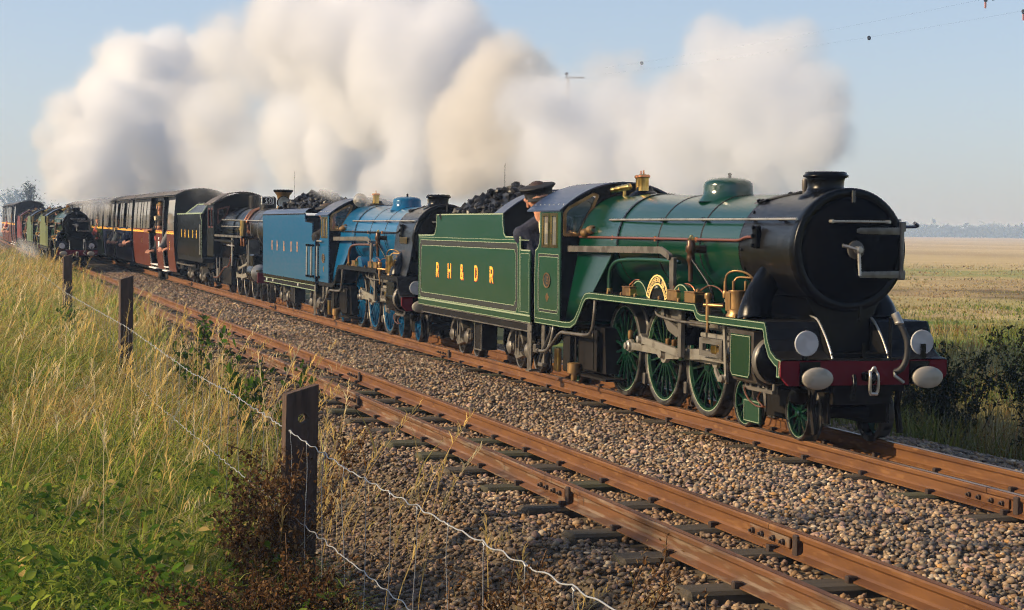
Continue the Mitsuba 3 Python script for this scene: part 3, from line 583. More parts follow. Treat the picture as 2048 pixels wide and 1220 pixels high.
    cf = T.add('cab_front', M().prism(fr.difference(spect(-1)).difference(spect(1)).difference(Point(0, .966).buffer(.31)), 'y', 3.49, 3.498), 'cabfront')
    for sd in (-1, 1):
        w = spect(sd); T.add(cf+'__window_frame', M().prism(w.buffer(.012).difference(w.buffer(-.008)), 'y', 3.49, 3.480), 'olivebrass')
        T.add(cf+'__window_pane', M().prism(w.buffer(-.006), 'y', 3.494, 3.4955), 'pane')
    rf = M(); crown(rf, 3.465, 4.21, 1.184, 1.378, .47, .010); roof = T.add('cab_roof', rf, 'roof')
    m = M(); rivets(m, [(-.425, s, ROOF(-.425, 1.184, 1.378, .47)) for s in np.linspace(3.52, 4.14, 7)], .006, (-.5, 0, .85)); T.add(roof+'__rivet', m, 'steel')
    T.add('backhead', M().box(-.33, .33, 3.50, 3.62, .45, 1.15, .02), 'cabdark')
    m = M()
    for tt, z, l in ((-.2, 1.05, .08), (-.05, 1.12, .1), (.1, 1.02, .07), (.22, 1.1, .06), (-.26, .95, .1)): m.cyl((tt, 3.62, z), (tt, 3.62+l, z), .02, n=8).tube([(tt, 3.62+l, z), (tt+.05, 3.64+l, z+.03)], .008, 6)
    m.tube(smoothpath([(-.30, 3.43, 1.02), (-.34, 3.36, 1.035), (-.33, 3.28, 1.03)]), .016, 7).lathe([(.03, 0), (.03, .05), (.018, .06)], (-.345, 3.33, 1.03), (.2, -1, .1), 10).lathe([(.026, 0), (.03, .05), (.018, .06)], (-.335, 3.26, 1.05), (.2, -1, .1), 10)
    T.add('injector_steam_valve', m, 'bronze')
    T.add('cab_floor', M().box(-.44, .44, 3.5, 4.05, .43, .445), 'cabdark')
    # below the cab
    ash = T.add('ashpan', M().prism([(2.98, .12), (3.02, .42), (3.5, .42), (3.56, .30), (3.5, .10)], 'x', -.30, .30), 'ashpan')
    T.add(ash+'__plate', M().box(-.345, -.33, 3.05, 3.42, .13, .40, .004).box(-.35, -.34, 3.10, 3.12, .14, .39).box(-.36, -.2, 2.82, 3.4, .085, .10), 'ashpan')
    m = M()
    for s in (3.12, 3.19, 3.26, 3.33): m.box(-.35, -.344, s-.012, s+.012, .355, .385, .003)
    T.add(ash+'__louvre', m, 'greysteel')
    T.add('ashpan_pipe', M().tube(smoothpath([(-.42, 2.86, .645), (-.43, 2.86, .50), (-.43, 2.90, .415), (-.43, 3.0, .375), (-.43, 3.4, .365), (-.43, 3.55, .355), (-.43, 3.75, .26), (-.43, 3.88, .215), (-.43, 4.05, .205)], 6), .012, 8), 'greysteel')
    T.add('ashpan_pipe__elbow', M().cyl((-.43, 4.02, .205), (-.43, 4.10, .205), .018, n=10).box(-.45, -.41, 4.05, 4.10, .19, .25, .006), 'greysteel')
    T.add('water_hose', M().tube(smoothpath([(-.41, 3.82, .42), (-.41, 3.80, .36), (-.42, 3.86, .28), (-.42, 3.98, .18), (-.42, 4.02, .12)], 5), .016, 8), 'rubber')
    T.add('silver_pipe', M().tube(smoothpath([(-.40, 3.78, .42), (-.41, 3.78, .34), (-.415, 3.83, .26), (-.42, 3.90, .20)], 5), .010, 7), 'steel')
    T.add('injector', M().box(-.43, -.40, 3.60, 3.68, .09, .25, .006).box(-.415, -.39, 3.66, 3.74, .09, .15, .005), 'brass')
    T.add('sand_trap', M().lathe([(.045, .10), (.045, .165), (.03, .17), (0, .172)], (-.39, 3.37, 0), (0, 0, 1), 18).cyl((-.39, 3.37, .05), (-.39, 3.37, .1), .02, n=10), 'dullbrass')
    T.add('trailing_truck', M().prism([(3.5, .12), (4.0, .12), (4.0, .22), (3.9, .26), (3.6, .26)], 'x', -.21, -.17), 'greyblack')
    T.add('axle_guard', M().box(-.40, -.36, 3.45, 3.58, .10, .36, .006), 'greyblack'); T.add('stay', M().box(-.38, -.34, 3.585, 3.63, .1, .40, .004), 'greyblack')
    for s in (3.30, 3.42): T.add('spring_hanger', M().cyl((-.4, s, .18), (-.4, s, .37), .009, n=7), 'greyblack')
    T.add('cab_step', M().box(-.44, -.40, 3.92, 4.02, .10, .125, .004).box(-.42, -.41, 3.93, 4.0, .12, .43), 'greysteel')
    return T
# ------------------------------------------------------------------ tenders
def coal_heap(s0, s1, hw, zlo, zhi, peak, n=330, seed=3):
    g = np.random.default_rng(seed); m = M()
    ico = trimesh.creation.icosphere(subdivisions=0); V, F = np.array(ico.vertices), np.array(ico.faces)
    def hgt(t, s):
        a = np.clip((s-s0)/(peak-s0) if s < peak else (s1-s)/(s1-peak), 0, 1)
        return zlo+(zhi-zlo)*math.sin(a*1.35)**.8/math.sin(1.35)**.8*(1-.75*(t/hw)**2)
    S, Tt = np.linspace(s0, s1, 14), np.linspace(-hw, hw, 8)
    m.grid(np.array([[(t, s, hgt(t, s)-.02) for t in Tt] for s in S]))
    for k in range(n):
        t, s = g.uniform(-hw, hw), g.uniform(s0, s1); r = g.uniform(.018, .045)
        v = V*(1+g.uniform(-.3, .3, (12, 1)))*r*np.array([1, g.uniform(.8, 1.4), g.uniform(.6, 1)])
        m.flat(v@rotz(g.uniform(0, 6)).T@rotx(g.uniform(0, 6)).T+[t, s, hgt(t, s)+g.uniform(-.01, .02)], F)
    return m
def bogie(T, sc, r=.118, wb=.46, name='bogie'):
    for sd in (-1, 1):
        t = sd*.29
        b = T.add(name, M().prism([(sc-wb*.5-.12, .20), (sc-.10, .245), (sc+.10, .245), (sc+wb*.5+.12, .20), (sc+wb*.5+.12, .16), (sc+.08, .12), (sc-.08, .12), (sc-wb*.5-.12, .16)], 'x', t-.01, t+.01), 'greyblack')
        m = M().prism(LineString(arc(sc, .10, .22, 35, 145, 16)).buffer(.016), 'x', t-.05, t+.05)
        for k in (-.035, .045): m.cyl((t+sd*.03, sc+k, .12), (t+sd*.03, sc+k, .30), .008, n=7)
        m.prism([(sc-.14, .12), (sc+.03, .17), (sc+.10, .12), (sc+.05, .085)], 'x', t-.03, t+.03)
        T.add(b+'__spring', m, 'greysteel')
        for k in (-1, 1):
            s = sc+k*wb*.5; ax = M().lathe([(.055, 0), (.055, .03), (.04, .04), (.015, .05), (0, .05)], (t, s, .165), (sd, 0, 0), 14, sharp=50).box(t-.02, t+.02, s-.06, s+.06, .14, .235, .008)
            for e in (-.045, .045): ax.box(t-.01, t+.04*sd+.01, s+e-.012, s+e+.012, .195, .225, .004)
            T.add(b+'__axlebox', ax, 'greysteel')
    for sd in (-1, 1):
        for k in (-1, 1):
            s = sc+k*wb*.5
            w = T.add('tender_wheel', M().lathe([(.0, .0), (.03, .0), (.04, -.012), (.085, -.02), (.09, 0), (r-.012, 0)], (sd*.228, s, r), (sd, 0, 0), 26), 'greyblack')
            T.add(w+'__tyre', M().lathe([(r-.014, .002), (r-.004, .006), (r, 0), (r, -.045), (r+.014, -.05), (r+.014, -.062), (r-.014, -.062)], (sd*.228, s, r), (sd, 0, 0), 26), 'tyre')
def tender(kind):
    T = Tpl(); G = kind == 'green'; s0, s1 = (4.17, 7.48) if G else (4.29, 8.0); W = .455
    if G:
        side = [(4.17, .443), (4.17, .905), (4.385, .905), (4.40, .92), (4.40, .985), (4.415, .998), (4.79, .998), (4.83, 1.02), (4.855, 1.08), (4.865, 1.167), (6.83, 1.170)]+[(6.84, 1.12), (6.865, 1.04), (6.91, 1.005), (6.97, .997), (7.48, .995), (7.48, .443)]
    else:
        side = [(4.29, .43), (4.29, .905), (4.44, .905), (4.44, 1.10), (4.88, 1.115), (4.91, 1.14), (4.92, 1.20), (8.0, 1.20), (8.0, .43)]
    P = Polygon(side)
    for sd in (-1, 1):
        sdp = T.add('side_sheet', M().prism(P, 'x', sd*W, sd*(W-.01)), 'side')
        if sd < 0:
            m = M(); top = [q for q in side if q[1] > .45]
            m.prism(LineString([(x, z-.003) for x, z in top]).buffer(.005), 'x', -W, -W-.003); T.add(sdp+'__beading', m, 'lining' if G else 'black')
            if G:
                o = sbox(4.47, .455, 7.43, .952).difference(unary_union([Point(x, z).buffer(.03) for x in (4.47, 7.43) for z in (.455, .952)]))
                i = sbox(4.52, .50, 7.38, .905).difference(unary_union([Point(x, z).buffer(.03) for x in (4.52, 7.38) for z in (.50, .905)]))
                T.add(sdp+'__band', M().prism(o.difference(i), 'x', -W, -W-.0012), 'linblack')
                m = M()
                for g in (o, i): m.prism(g.exterior.buffer(.0022), 'x', -W, -W-.0018)
                m.prism(LineString([(4.2, .975), (7.46, .975)]).buffer(.002), 'x', -W, -W-.0016).prism(LineString([(4.425, .46), (4.425, .985)]).buffer(.004), 'x', -W, -W-.0016)
                m.prism(sbox(4.195, .465, 4.395, .88).exterior.buffer(.002), 'x', -W, -W-.0016)
                T.add(sdp+'__lining', m, 'lining')
                zs, h, cs = .650, .115, (6.815, 6.42, 6.02, 5.60, 5.165)
            else: zs, h, cs = .75, .118, (7.25, 6.85, 6.36, 5.84, 5.42)
            for ch, c in zip('RH&DR', cs):
                w = meshkit.text_mesh(ch, h, .002, True).extents[0]
                T.add(sdp+'__letter_shadow', M().tri(meshkit.text_mesh(ch, h, .0015, True), side_mat(-W-.0002, c+w/2-.008, zs-.007)), 'lettershadow')
                T.add(sdp+'__letter', M().tri(meshkit.text_mesh(ch, h, .003, True), side_mat(-W-.0002, c+w/2, zs)), 'letter')
    T.add('rear_sheet', M().box(-W+.01, W-.01, s1-.012, s1-.002, .44, .99 if G else 1.2), 'side')
    T.add('deck', M().box(-W+.01, W-.01, s0+.75, s1-.012, .955, .968), 'black')
    T.add('front_sheet', M().box(-W+.01, W-.01, s0+.72, s0+.735, .44, 1.15), 'cabdark')
    T.add('floor', M().box(-W+.02, W-.02, s0, s0+.75, .43, .442), 'cabdark')
    if G:
        h = M(); crown(h, 4.87, 5.12, 1.166, 1.352, .455, .010); T.add('hood', h, 'roof')
        t = np.linspace(-.44, .44, 22); T.add('hood__bulkhead', M().prism([(-.44, .95)]+[(x, ROOF(x, 1.166, 1.352, .455)-.012) for x in t]+[(.44, .95)], 'y', 5.095, 5.11), 'cabdark')
        T.add('coal', coal_heap(5.14, 6.85, .42, 1.10, 1.385, 6.0), 'coal')
        T.add('aerial', M().cyl((-.05, 6.2, 1.36), (-.05, 6.2, 1.585), .0028, .0015, 6).lathe([(.01, 1.34), (.008, 1.38), (0, 1.385)], (-.05, 6.2, 0), (0, 0, 1), 8), 'black')
    else:
        m = M()
        for sd in (-1, 1): m.loft([[(sd*W, s, 1.2), (sd*(W-.012), s, 1.235), (sd*(W-.05), s, 1.262), (sd*(W-.10), s, 1.27)] for s in (4.92, 8.0)], closed=False)
        m.flat([(-.355, 4.92, 1.27), (.355, 4.92, 1.27), (.355, 8., 1.27), (-.355, 8., 1.27)], [[0, 1, 2, 3]]); T.add('top_plate', m, 'roof')
        T.add('top_plate__beading', M().tube([(-W-.002, 4.92, 1.203), (-W-.002, 8.0, 1.203)], .008, 6), 'black')
        T.add('coal', coal_heap(5.2, 7.7, .36, 1.25, 1.47, 6.4, 330, 5), 'coal')
        T.add('aerial', M().cyl((-.2, 7.1, 1.3), (-.23, 6.9, 1.75), .003, .0015, 6), 'black')
        for s in (4.34, 4.62):
            a = T.add('grab_rail', M().tube([(-W-.03, s, .48), (-W-.03, s, .85)], .012, 8), 'steel')
            T.add(a+'__bracket', M().cyl((-W, s, .49), (-W-.045, s, .49), .014, n=8).cyl((-W, s, .84), (-W-.045, s, .84), .014, n=8).cyl((-W-.03, s, .48), (-W-.03, s+.05, .48), .008, n=6), 'black')
    if G:
        T.add('footing_strip', M().box(-W+.002, -W+.012, 4.16, 7.48, .392, .4415).box(W-.012, W-.002, 4.16, 7.48, .392, .4415), 'valance')
        T.add('footing_strip__lining', M().box(-W+.0025, -W-.0005, 4.16, 7.48, .394, .398).box(-W-.001, -W-.003, 4.16, 7.48, .437, .449), 'lining')
    else: T.add('footing_strip', M().box(-W+.002, W-.002, s0, s1, .395, .43), 'black')
    sb = T.add('sole_bar', M().box(-W+.012, -W+.03, s0-.02, s1-.1, .325, .392, .003).box(W-.03, W-.012, s0-.02, s1-.1, .325, .392, .003), 'plate')
    T.add(sb+'__angle', M().box(-W-.002, -W+.012, s0-.02, s1-.1, .328, .335).box(-W-.002, -W+.012, s0-.02, s1-.1, .384, .39), 'lining' if not G else 'greysteel')
    if not G:
        m = M()
        for s in (s1-.3, s1-.8, s1-2.6): m.lathe([(.02, 0), (.02, .01), (0, .012)], (-W+.012, s, .36), (-1, 0, 0), 10)
        T.add(sb+'__lamp', m, 'white')
    T.add('frame', M().box(-.2, .2, s0+.1, s1-.1, .27, .40), 'frame')
    bogie(T, s1-.90); bogie(T, s0+.72)
    T.add('battery_box', M().box(-.38, -.25, 5.68, 5.88, .10, .33, .006) if G else M().box(-.38, -.25, 6.0, 6.3, .12, .32, .006), 'greyblack')
    T.add('battery_box__edge', (M().box(-.384, -.376, 5.675, 5.69, .10, .33).box(-.384, -.376, 5.87, 5.885, .10, .33).box(-.384, -.376, 5.675, 5.885, .095, .105)) if G else M().box(-.384, -.376, 5.995, 6.01, .12, .32), 'greysteel')
    T.add('step', M().box(-.45, -.44, s0-.02, s0+.07, .05, .40, .003).box(-.46, -.38, s0-.02, s0+.07, .05, .062), 'greysteel')
    T.add('drawbar', M().box(-.05, .05, s0-.25, s0+.1, .24, .28, .005), 'frame')
    T.add('rear_coupling', M().box(-.03, .03, s1, s1+.12, .33, .38, .006), 'frame')
    return T

# ------------------------------------------------------------------ the black engine with the tall domes, and its tender
def black_engine():
    T = Tpl(); o, ax = (0, 0, 1.0), (0, 1, 0)
    T.add('boiler', M().lathe([(.290, .35), (.292, 1.2), (.31, 2.6), (.315, 3.4)], o, ax, 48), 'body')
    T.add('smokebox', M().lathe([(.0, .2), (.15, .205), (.27, .23), (.295, .26), (.297, .95), (.292, .96)], o, ax, 48), 'smokebox')
    for s in (.98, 1.6, 2.2, 2.8): T.add('boiler_band', M().lathe([(.297, -.012), (.304 if s < 2 else .314, -.01), (.304 if s < 2 else .314, .01), (.297, .012)], (0, s, 1.), ax, 48), 'greysteel')
    T.add('firebox', M().loft(np.array([[(x, s, z) for x, z in [(-.33, .55), (-.33, 1.0)]+arc(0, 1.0, .33, 180, 0, 16).tolist()+[(.33, 1.0), (.33, .55)]] for s in (3.1, 4.3)])), 'body')
    T.add('chimney', M().lathe([(.10, 1.24), (.085, 1.30), (.072, 1.36), (.075, 1.42), (.092, 1.48), (.125, 1.52), (.132, 1.535), (.128, 1.548), (.10, 1.55), (.06, 1.54)], (0, .62, 0), (0, 0, 1), 30), 'bell')
    T.add('chimney__rim', M().lathe([(.124, 1.518), (.136, 1.53), (.136, 1.545), (.126, 1.552)], (0, .62, 0), (0, 0, 1), 30), 'black')
    T.add('dome', M().lathe([(.14, 1.25), (.118, 1.30), (.118, 1.44), (.11, 1.462), (.09, 1.474), (0, 1.478)], (0, 1.90, 0), (0, 0, 1), 30, sharp=50), 'dome')
    T.add('dome', M().lathe([(.10, 1.27), (.086, 1.31), (.086, 1.475), (.08, 1.495), (.06, 1.505), (0, 1.508)], (0, 3.15, 0), (0, 0, 1), 26, sharp=50), 'dome')
    h = T.add('headlamp', M().lathe([(0, -.10), (.05, -.09), (.08, -.04), (.085, .05), (.09, .06), (.08, .062)], (-.02, .52, 1.375), (0, -1, 0), 26), 'black')
    T.add(h+'__lens', M().lathe([(0, .055), (.05, .058), (.079, .06)], (-.02, .52, 1.375), (0, -1, 0), 24), 'steel')
    n = T.add('number_box', M().box(-.23, -.06, 1.05, 1.13, 1.35, 1.46, .006), 'white')
    T.add(n+'__panel', M().box(-.215, -.075, 1.046, 1.05, 1.362, 1.448).box(-.232, -.23, 1.06, 1.12, 1.362, 1.448), 'black')
    m = M(); w = meshkit.text_mesh('10', .06, .002, True); m.tri(w, np.array([[1, 0, 0, -.19], [0, 0, -1, 1.045], [0, 1., 0, 1.375], [0, 0, 0, 1]])); T.add(n+'__numeral', m, 'white')
    T.add('handrail', M().tube([(-.30, .3, 1.12), (-.325, 4.28, 1.13)], .008, 7), 'steel')
    T.add('handrail', M().tube([(-.33, 2.2, 1.03), (-.34, 4.28, 1.03)], .008, 7), 'steel')
    for s in (1.95, 2.2): T.add('feed_pipe', M().tube(smoothpath([(-.05, s, 1.31), (-.2, s-.02, 1.25), (-.31, s-.05, 1.08), (-.35, s-.1, .88), (-.35, s-.1, .75)], 5), .018, 9), 'copper')
    T.add('running_plate', M().box(-.44, -.2, 1.5, 4.3, .875, .90, .004).box(.2, .44, 1.5, 4.3, .875, .90, .004).box(-.45, -.43, 2.2, 4.3, .80, .83), 'plate')
    T.add('running_plate__edge', M().box(-.446, -.44, 1.5, 4.3, .872, .904), 'greysteel')
    T.add('air_tank', M().cyl((-.36, 2.5, .80), (-.36, 3.9, .80), .05, n=18), 'body')
    T.add('pump', M().cyl((-.37, 1.85, .9), (-.37, 1.85, 1.12), .045, n=14).cyl((-.37, 1.85, .98), (-.37, 1.85, 1.02), .06, n=14), 'brass')
    T.add('stanchion', M().cyl((-.42, 2.55, .45), (-.42, 2.55, .86), .014, n=8).cyl((-.43, 2.3, .75), (-.43, 3.0, .75), .012, n=7), 'steel')
    # cab
    cab = Polygon([(4.30, .55), (4.30, 1.37), (5.05, 1.37), (5.05, .55)]); win = [sbox(4.40, 1.0, 4.62, 1.32), sbox(4.70, 1.0, 4.95, 1.32)]
    for sd in (-1, 1):
        c = T.add('cab_side', M().prism(cab.difference(unary_union(win)), 'x', sd*.46, sd*.445), 'body')
        for w in win:
            T.add(c+'__window_frame', M().prism(w.difference(w.buffer(-.03, join_style=2)), 'x', sd*.455, sd*.45), 'maroon')
    t = np.linspace(-.455, .455, 24); sp = Polygon([(-.40, 1.05), (-.40, 1.30), (-.20, 1.36), (-.25, 1.2)]); sp2 = Polygon([(-x, z) for x, z in sp.exterior.coords])
    cf = T.add('cab_front', M().prism(Polygon([(-.455, .55)]+[(x, ROOF(x, 1.37, 1.55, .46)) for x in t]+[(.455, .55)]).difference(sp).difference(sp2), 'y', 4.30, 4.31), 'black')
    T.add(cf+'__window_frame', M().prism(sp.difference(sp.buffer(-.02)), 'y', 4.30, 4.293), 'maroon')
    r = M(); crown(r, 4.25, 5.1, 1.375, 1.575, .50, .012); r.box(-.51, -.48, 4.25, 5.1, 1.36, 1.39, .004); T.add('cab_roof', r, 'roof')
    T.add('backhead', M().box(-.3, .3, 4.32, 4.4, .5, 1.3), 'cabdark')
    T.add('frame', M().box(-.2, .2, .1, 5.0, .25, .6), 'frame')
    T.add('cylinder', M().cyl((-.36, .35, .40), (-.36, .75, .40), .13, n=24).box(-.45, -.28, .38, .72, .40, .66, .02), 'black')
    T.add('cylinder__cover', M().lathe([(0, .04), (.08, .03), (.125, .0)], (-.36, .345, .40), (0, -1, 0), 24), 'steel')
    T.add('connecting_rod', rodbar(M(), (2.25, .30), (1.1, .40), .06, .024, -.31, .055, .04), 'steel')
    T.add('coupling_rod', rodbar(M(), (3.0, .30), (1.55, .30), .05, .02, -.275, .05, .05), 'steel')
    T.add('eccentric_rod', rodbar(M(), (2.3, .42), (1.6, .5), .03, .016, -.35, .03, .03), 'steel')
    T.add('motion_bracket', M().box(-.36, -.2, 1.35, 1.40, .35, .85).prism(LineString([(1.6, .75), (1.5, .4)]).buffer(.03), 'x', -.35, -.33), 'greysteel')
    T.add('slide_bar', M().box(-.36, -.33, .75, 1.35, .455, .475).box(-.36, -.33, .75, 1.35, .335, .355), 'steel')
    T.add('ashpan', M().box(-.33, .33, 3.3, 4.2, .14, .55, .01), 'greyblack')
    T.add('injector', M().box(-.42, -.36, 4.1, 4.2, .22, .38, .01).cyl((-.40, 4.0, .18), (-.40, 4.0, .55), .012, n=7).cyl((-.40, 4.35, .18), (-.40, 4.35, .55), .012, n=7), 'greysteel')
    T.add('pipe_run', M().tube(smoothpath([(-.40, 2.6, .70), (-.42, 2.9, .45), (-.42, 3.4, .40), (-.42, 4.0, .25), (-.41, 4.6, .22)], 4), .012, 7), 'copper')
    for sd in (-1, 1):
        for s in (1.55, 2.28, 3.0): wheel(T, 'driving_wheel', sd*.228, s, .30, 14, sd, True, False)
        for s in (.3, .95): wheel(T, 'bogie_wheel', sd*.228, s, .135, 10, sd, False, False)
        wheel(T, 'trailing_wheel', sd*.228, 3.95, .16, 10, sd, False, False)
    T.add('buffer_beam', M().box(-.44, .44, 0, .03, .28, .42), 'beam')
    T.add('front_platform', M().box(-.42, .42, .0, .9, .42, .45), 'plate')
    return T
def black_tender():
    T = Tpl(); W = .455
    P = Polygon([(5.75, .50), (5.75, 1.10), (5.95, 1.235), (9.2, 1.235), (9.2, .50)])
    for sd in (-1, 1):
        s = T.add('side_sheet', M().prism(P, 'x', sd*W, sd*(W-.012)), 'body')
        if sd < 0:
            T.add(s+'__beading', M().prism(LineString([(5.75, .50), (5.75, 1.10), (5.95, 1.232), (9.2, 1.232)]).buffer(.008), 'x', -W, -W-.006), 'white')
            for ch, c in zip('RH&DR', (8.55, 8.05, 7.5, 6.95, 6.45)):
                w = meshkit.text_mesh(ch, .13, .003, True); T.add(s+'__letter', M().tri(w, side_mat(-W, c+w.extents[0]/2, .82)), 'letter')
    T.add('rear_sheet', M().box(-W+.012, W-.012, 9.18, 9.195, .5, 1.23), 'body')
    T.add('top_plate', M().box(-W+.012, W-.012, 5.95, 9.18, 1.20, 1.215), 'body')
    lo = [(-.44, 5.78), (.44, 5.78), (.44, 8.0), (-.44, 8.0)]; hi = [(-.33, 5.95), (.33, 5.95), (.33, 7.25), (-.33, 7.25)]
    A = [(x, y, 1.236) for x, y in lo]+[(x, y, 1.39) for x, y in hi]
    h = T.add('coal_bunker', M().flat(A, [[0, 1, 5, 4], [1, 2, 6, 5], [2, 3, 7, 6], [3, 0, 4, 7]]), 'body')
    T.add(h+'__edge', M().tube([A[0], A[4], A[7], A[3]], .012, 6).tube([A[4], A[5]], .012, 6).tube([A[7], A[6]], .012, 6).tube([A[0], A[3]], .012, 6), 'white')
    T.add('coal', coal_heap(5.95, 7.25, .33, 1.37, 1.43, 6.5, 150, 9), 'coal')
    T.add('front_sheet', M().box(-.44, .44, 6.2, 6.22, .5, 1.2), 'cabdark')
    sb = T.add('sole_bar', M().box(-.44, .44, 5.75, 9.2, .42, .50, .004), 'plate'); T.add(sb+'__step_board', M().box(-.46, -.40, 6.9, 8.9, .33, .345).box(-.45, -.42, 9.0, 9.4, .33, .36), 'greysteel')
    T.add('grab_rail', M().tube([(-.48, 5.78, .55), (-.48, 5.78, 1.05)], .012, 7), 'steel')
    bogie(T, 8.35); bogie(T, 6.7)
    return T

# ------------------------------------------------------------------ coaches
CL = 7.75
def bodyx(z):  # the side leans in towards the bottom
    z = np.asarray(z, float); return .50-.055*np.clip((.75-z)/.6, 0, 1)**1.6-.035*np.clip((z-1.0)/.5, 0, 1)**1.5
def panel(m, s0, s1, z0, z1, off=0., th=.012, sd=-1, k=7):
    z = np.linspace(z0, z1, k); x = bodyx(z)+off
    for d in (0, -th): m.grid(np.stack([np.stack([sd*(x+d), z*0+s, z], 1) for s in (s0, s1)]))
    for s in (s0, s1): m.grid(np.stack([np.stack([sd*(x+d), z*0+s, z], 1) for d in (0, -th)]))
    for i in (0, -1): m.flat([[sd*x[i], s0, z[i]], [sd*x[i], s1, z[i]], [sd*(x[i]-th), s1, z[i]], [sd*(x[i]-th), s0, z[i]]], [[0, 1, 2, 3]])
    return m
def coach(doors, openw, seed=0, steps=True):
    "doors: [(s0, s1, open)], openw: windows without a pane"
    T = Tpl(); zb, zw, zt, ze = .16, .93, 1.49, 1.57
    t = np.linspace(-.485, .485, 30)
    ends = Polygon([(-float(bodyx(z)), z) for z in np.linspace(zb+.2, ze, 9)]+[(x, ROOF(x, ze, 1.695, .5)) for x in t]+[(float(bodyx(z)), z) for z in np.linspace(ze, zb+.2, 9)])
    for s in (0., CL-.03): T.add('end_wall', M().prism(ends, 'y', s, s+.03), 'end')
    r = M(); crown(r, -.03, CL+.03, ze-.005, 1.705, .505, .014); T.add('roof', r, 'roof')
    T.add('roof__gutter', M().box(-.512, -.49, -.03, CL+.03, ze-.015, ze+.012, .003), 'gutter')
    T.add('floor', M().box(-.42, .42, .0, CL, zb-.005, zb+.03), 'frame')
    T.add('partition', M().box(-.42, .42, 2.6, 2.62, .2, 1.6).box(-.42, .42, 5.2, 5.22, .2, 1.6).box(.36, .38, .05, CL-.05, .2, 1.6), 'inside')
    edges = [0.]+[e for d in doors for e in d[:2]]+[CL]; spans = [(edges[i], edges[i+1]) for i in range(0, len(edges), 2)]
    for sd in (-1, 1):
        near = sd < 0
        for a, b in spans:
            if b-a < .02: continue
            p = T.add('side_panel', panel(M(), a, b, zb, zw, 0, .014, sd), 'side')
            T.add(p+'__waist_line', panel(M(), a, b, zw-.075, zw-.045, .003, .003, sd, 3) if near else panel(M(), a, b, .88, .9, .003, .003, sd, 3), 'waist')
            if near: T.add(p+'__waist_line', panel(M(), a, b, zw-.035, zw-.025, .003, .003, sd, 3), 'waist')
            T.add('cant_rail', panel(M(), a, b, zt, ze, 0, .014, sd, 3), 'upper')
            n = max(1, int(round((b-a)/.8))); w = (b-a)/n
            for k in range(n):
                c0, c1 = a+k*w, a+(k+1)*w
                T.add('window_pillar', panel(M(), c0, c0+.045, zw, zt, 0, .014, sd, 5).join(panel(M(), c1-.045, c1, zw, zt, 0, .014, sd, 5)), 'upper')
                if near and any(c0 <= q <= c1 for q in openw): continue
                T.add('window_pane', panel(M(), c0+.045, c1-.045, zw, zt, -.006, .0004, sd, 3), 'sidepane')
        for a, b, op in doors:
            if near and op:
                T.add('door_post', panel(M(), b-.012, b+.012, zb, zt, .004, .02, sd), 'steel')
                if steps: T.add('step_board', M().box(-.50, -.37, a, b, zb-.02, zb+.0, .003).box(-.47, -.37, a, b, zb+.05, zb+.065, .003), 'white')
                continue
            d = T.add('door', panel(M(), a+.012, b-.012, zb, zw, 0, .014, sd), 'side')
            T.add(d+'__waist_line', panel(M(), a+.012, b-.012, zw-.075, zw-.045, .003, .003, sd, 3), 'waist')
            T.add(d+'__frame', panel(M(), a+.012, a+.05, zw, zt, 0, .014, sd, 4).join(panel(M(), b-.05, b-.012, zw, zt, 0, .014, sd, 4)), 'upper')
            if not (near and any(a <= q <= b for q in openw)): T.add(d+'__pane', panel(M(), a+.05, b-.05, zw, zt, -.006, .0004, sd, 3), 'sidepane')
            T.add(d+'__handle', M().box(sd*.492, sd*.51, a+.05, a+.07, .62, .72, .003), 'brass')
            T.add('cant_rail', panel(M(), a, b, zt, ze, 0, .014, sd, 3), 'upper')
    for s in (1.2, CL-1.2):
        T.add('bogie', M().box(-.35, -.32, s-.4, s+.4, .10, .2, .01).box(.32, .35, s-.4, s+.4, .10, .2, .01), 'frame')
        for sd in (-1, 1):
            for k in (-.25, .25): T.add('coach_wheel', M().lathe([(0, 0), (.03, 0), (.08, -.01), (.10, .004), (.11, .004), (.11, -.05), (.125, -.055), (.125, -.065), (.0, -.065)], (sd*.228, s+k, .11), (sd, 0, 0), 20), 'tyre')
    T.add('underframe', M().box(-.38, .38, .05, CL-.05, .10, .16, .006), 'frame')
    T.add('buffer_gear', M().box(-.06, .06, -.16, 0, .22, .32, .01).box(-.06, .06, CL, CL+.16, .22, .32, .01), 'frame')
    return T
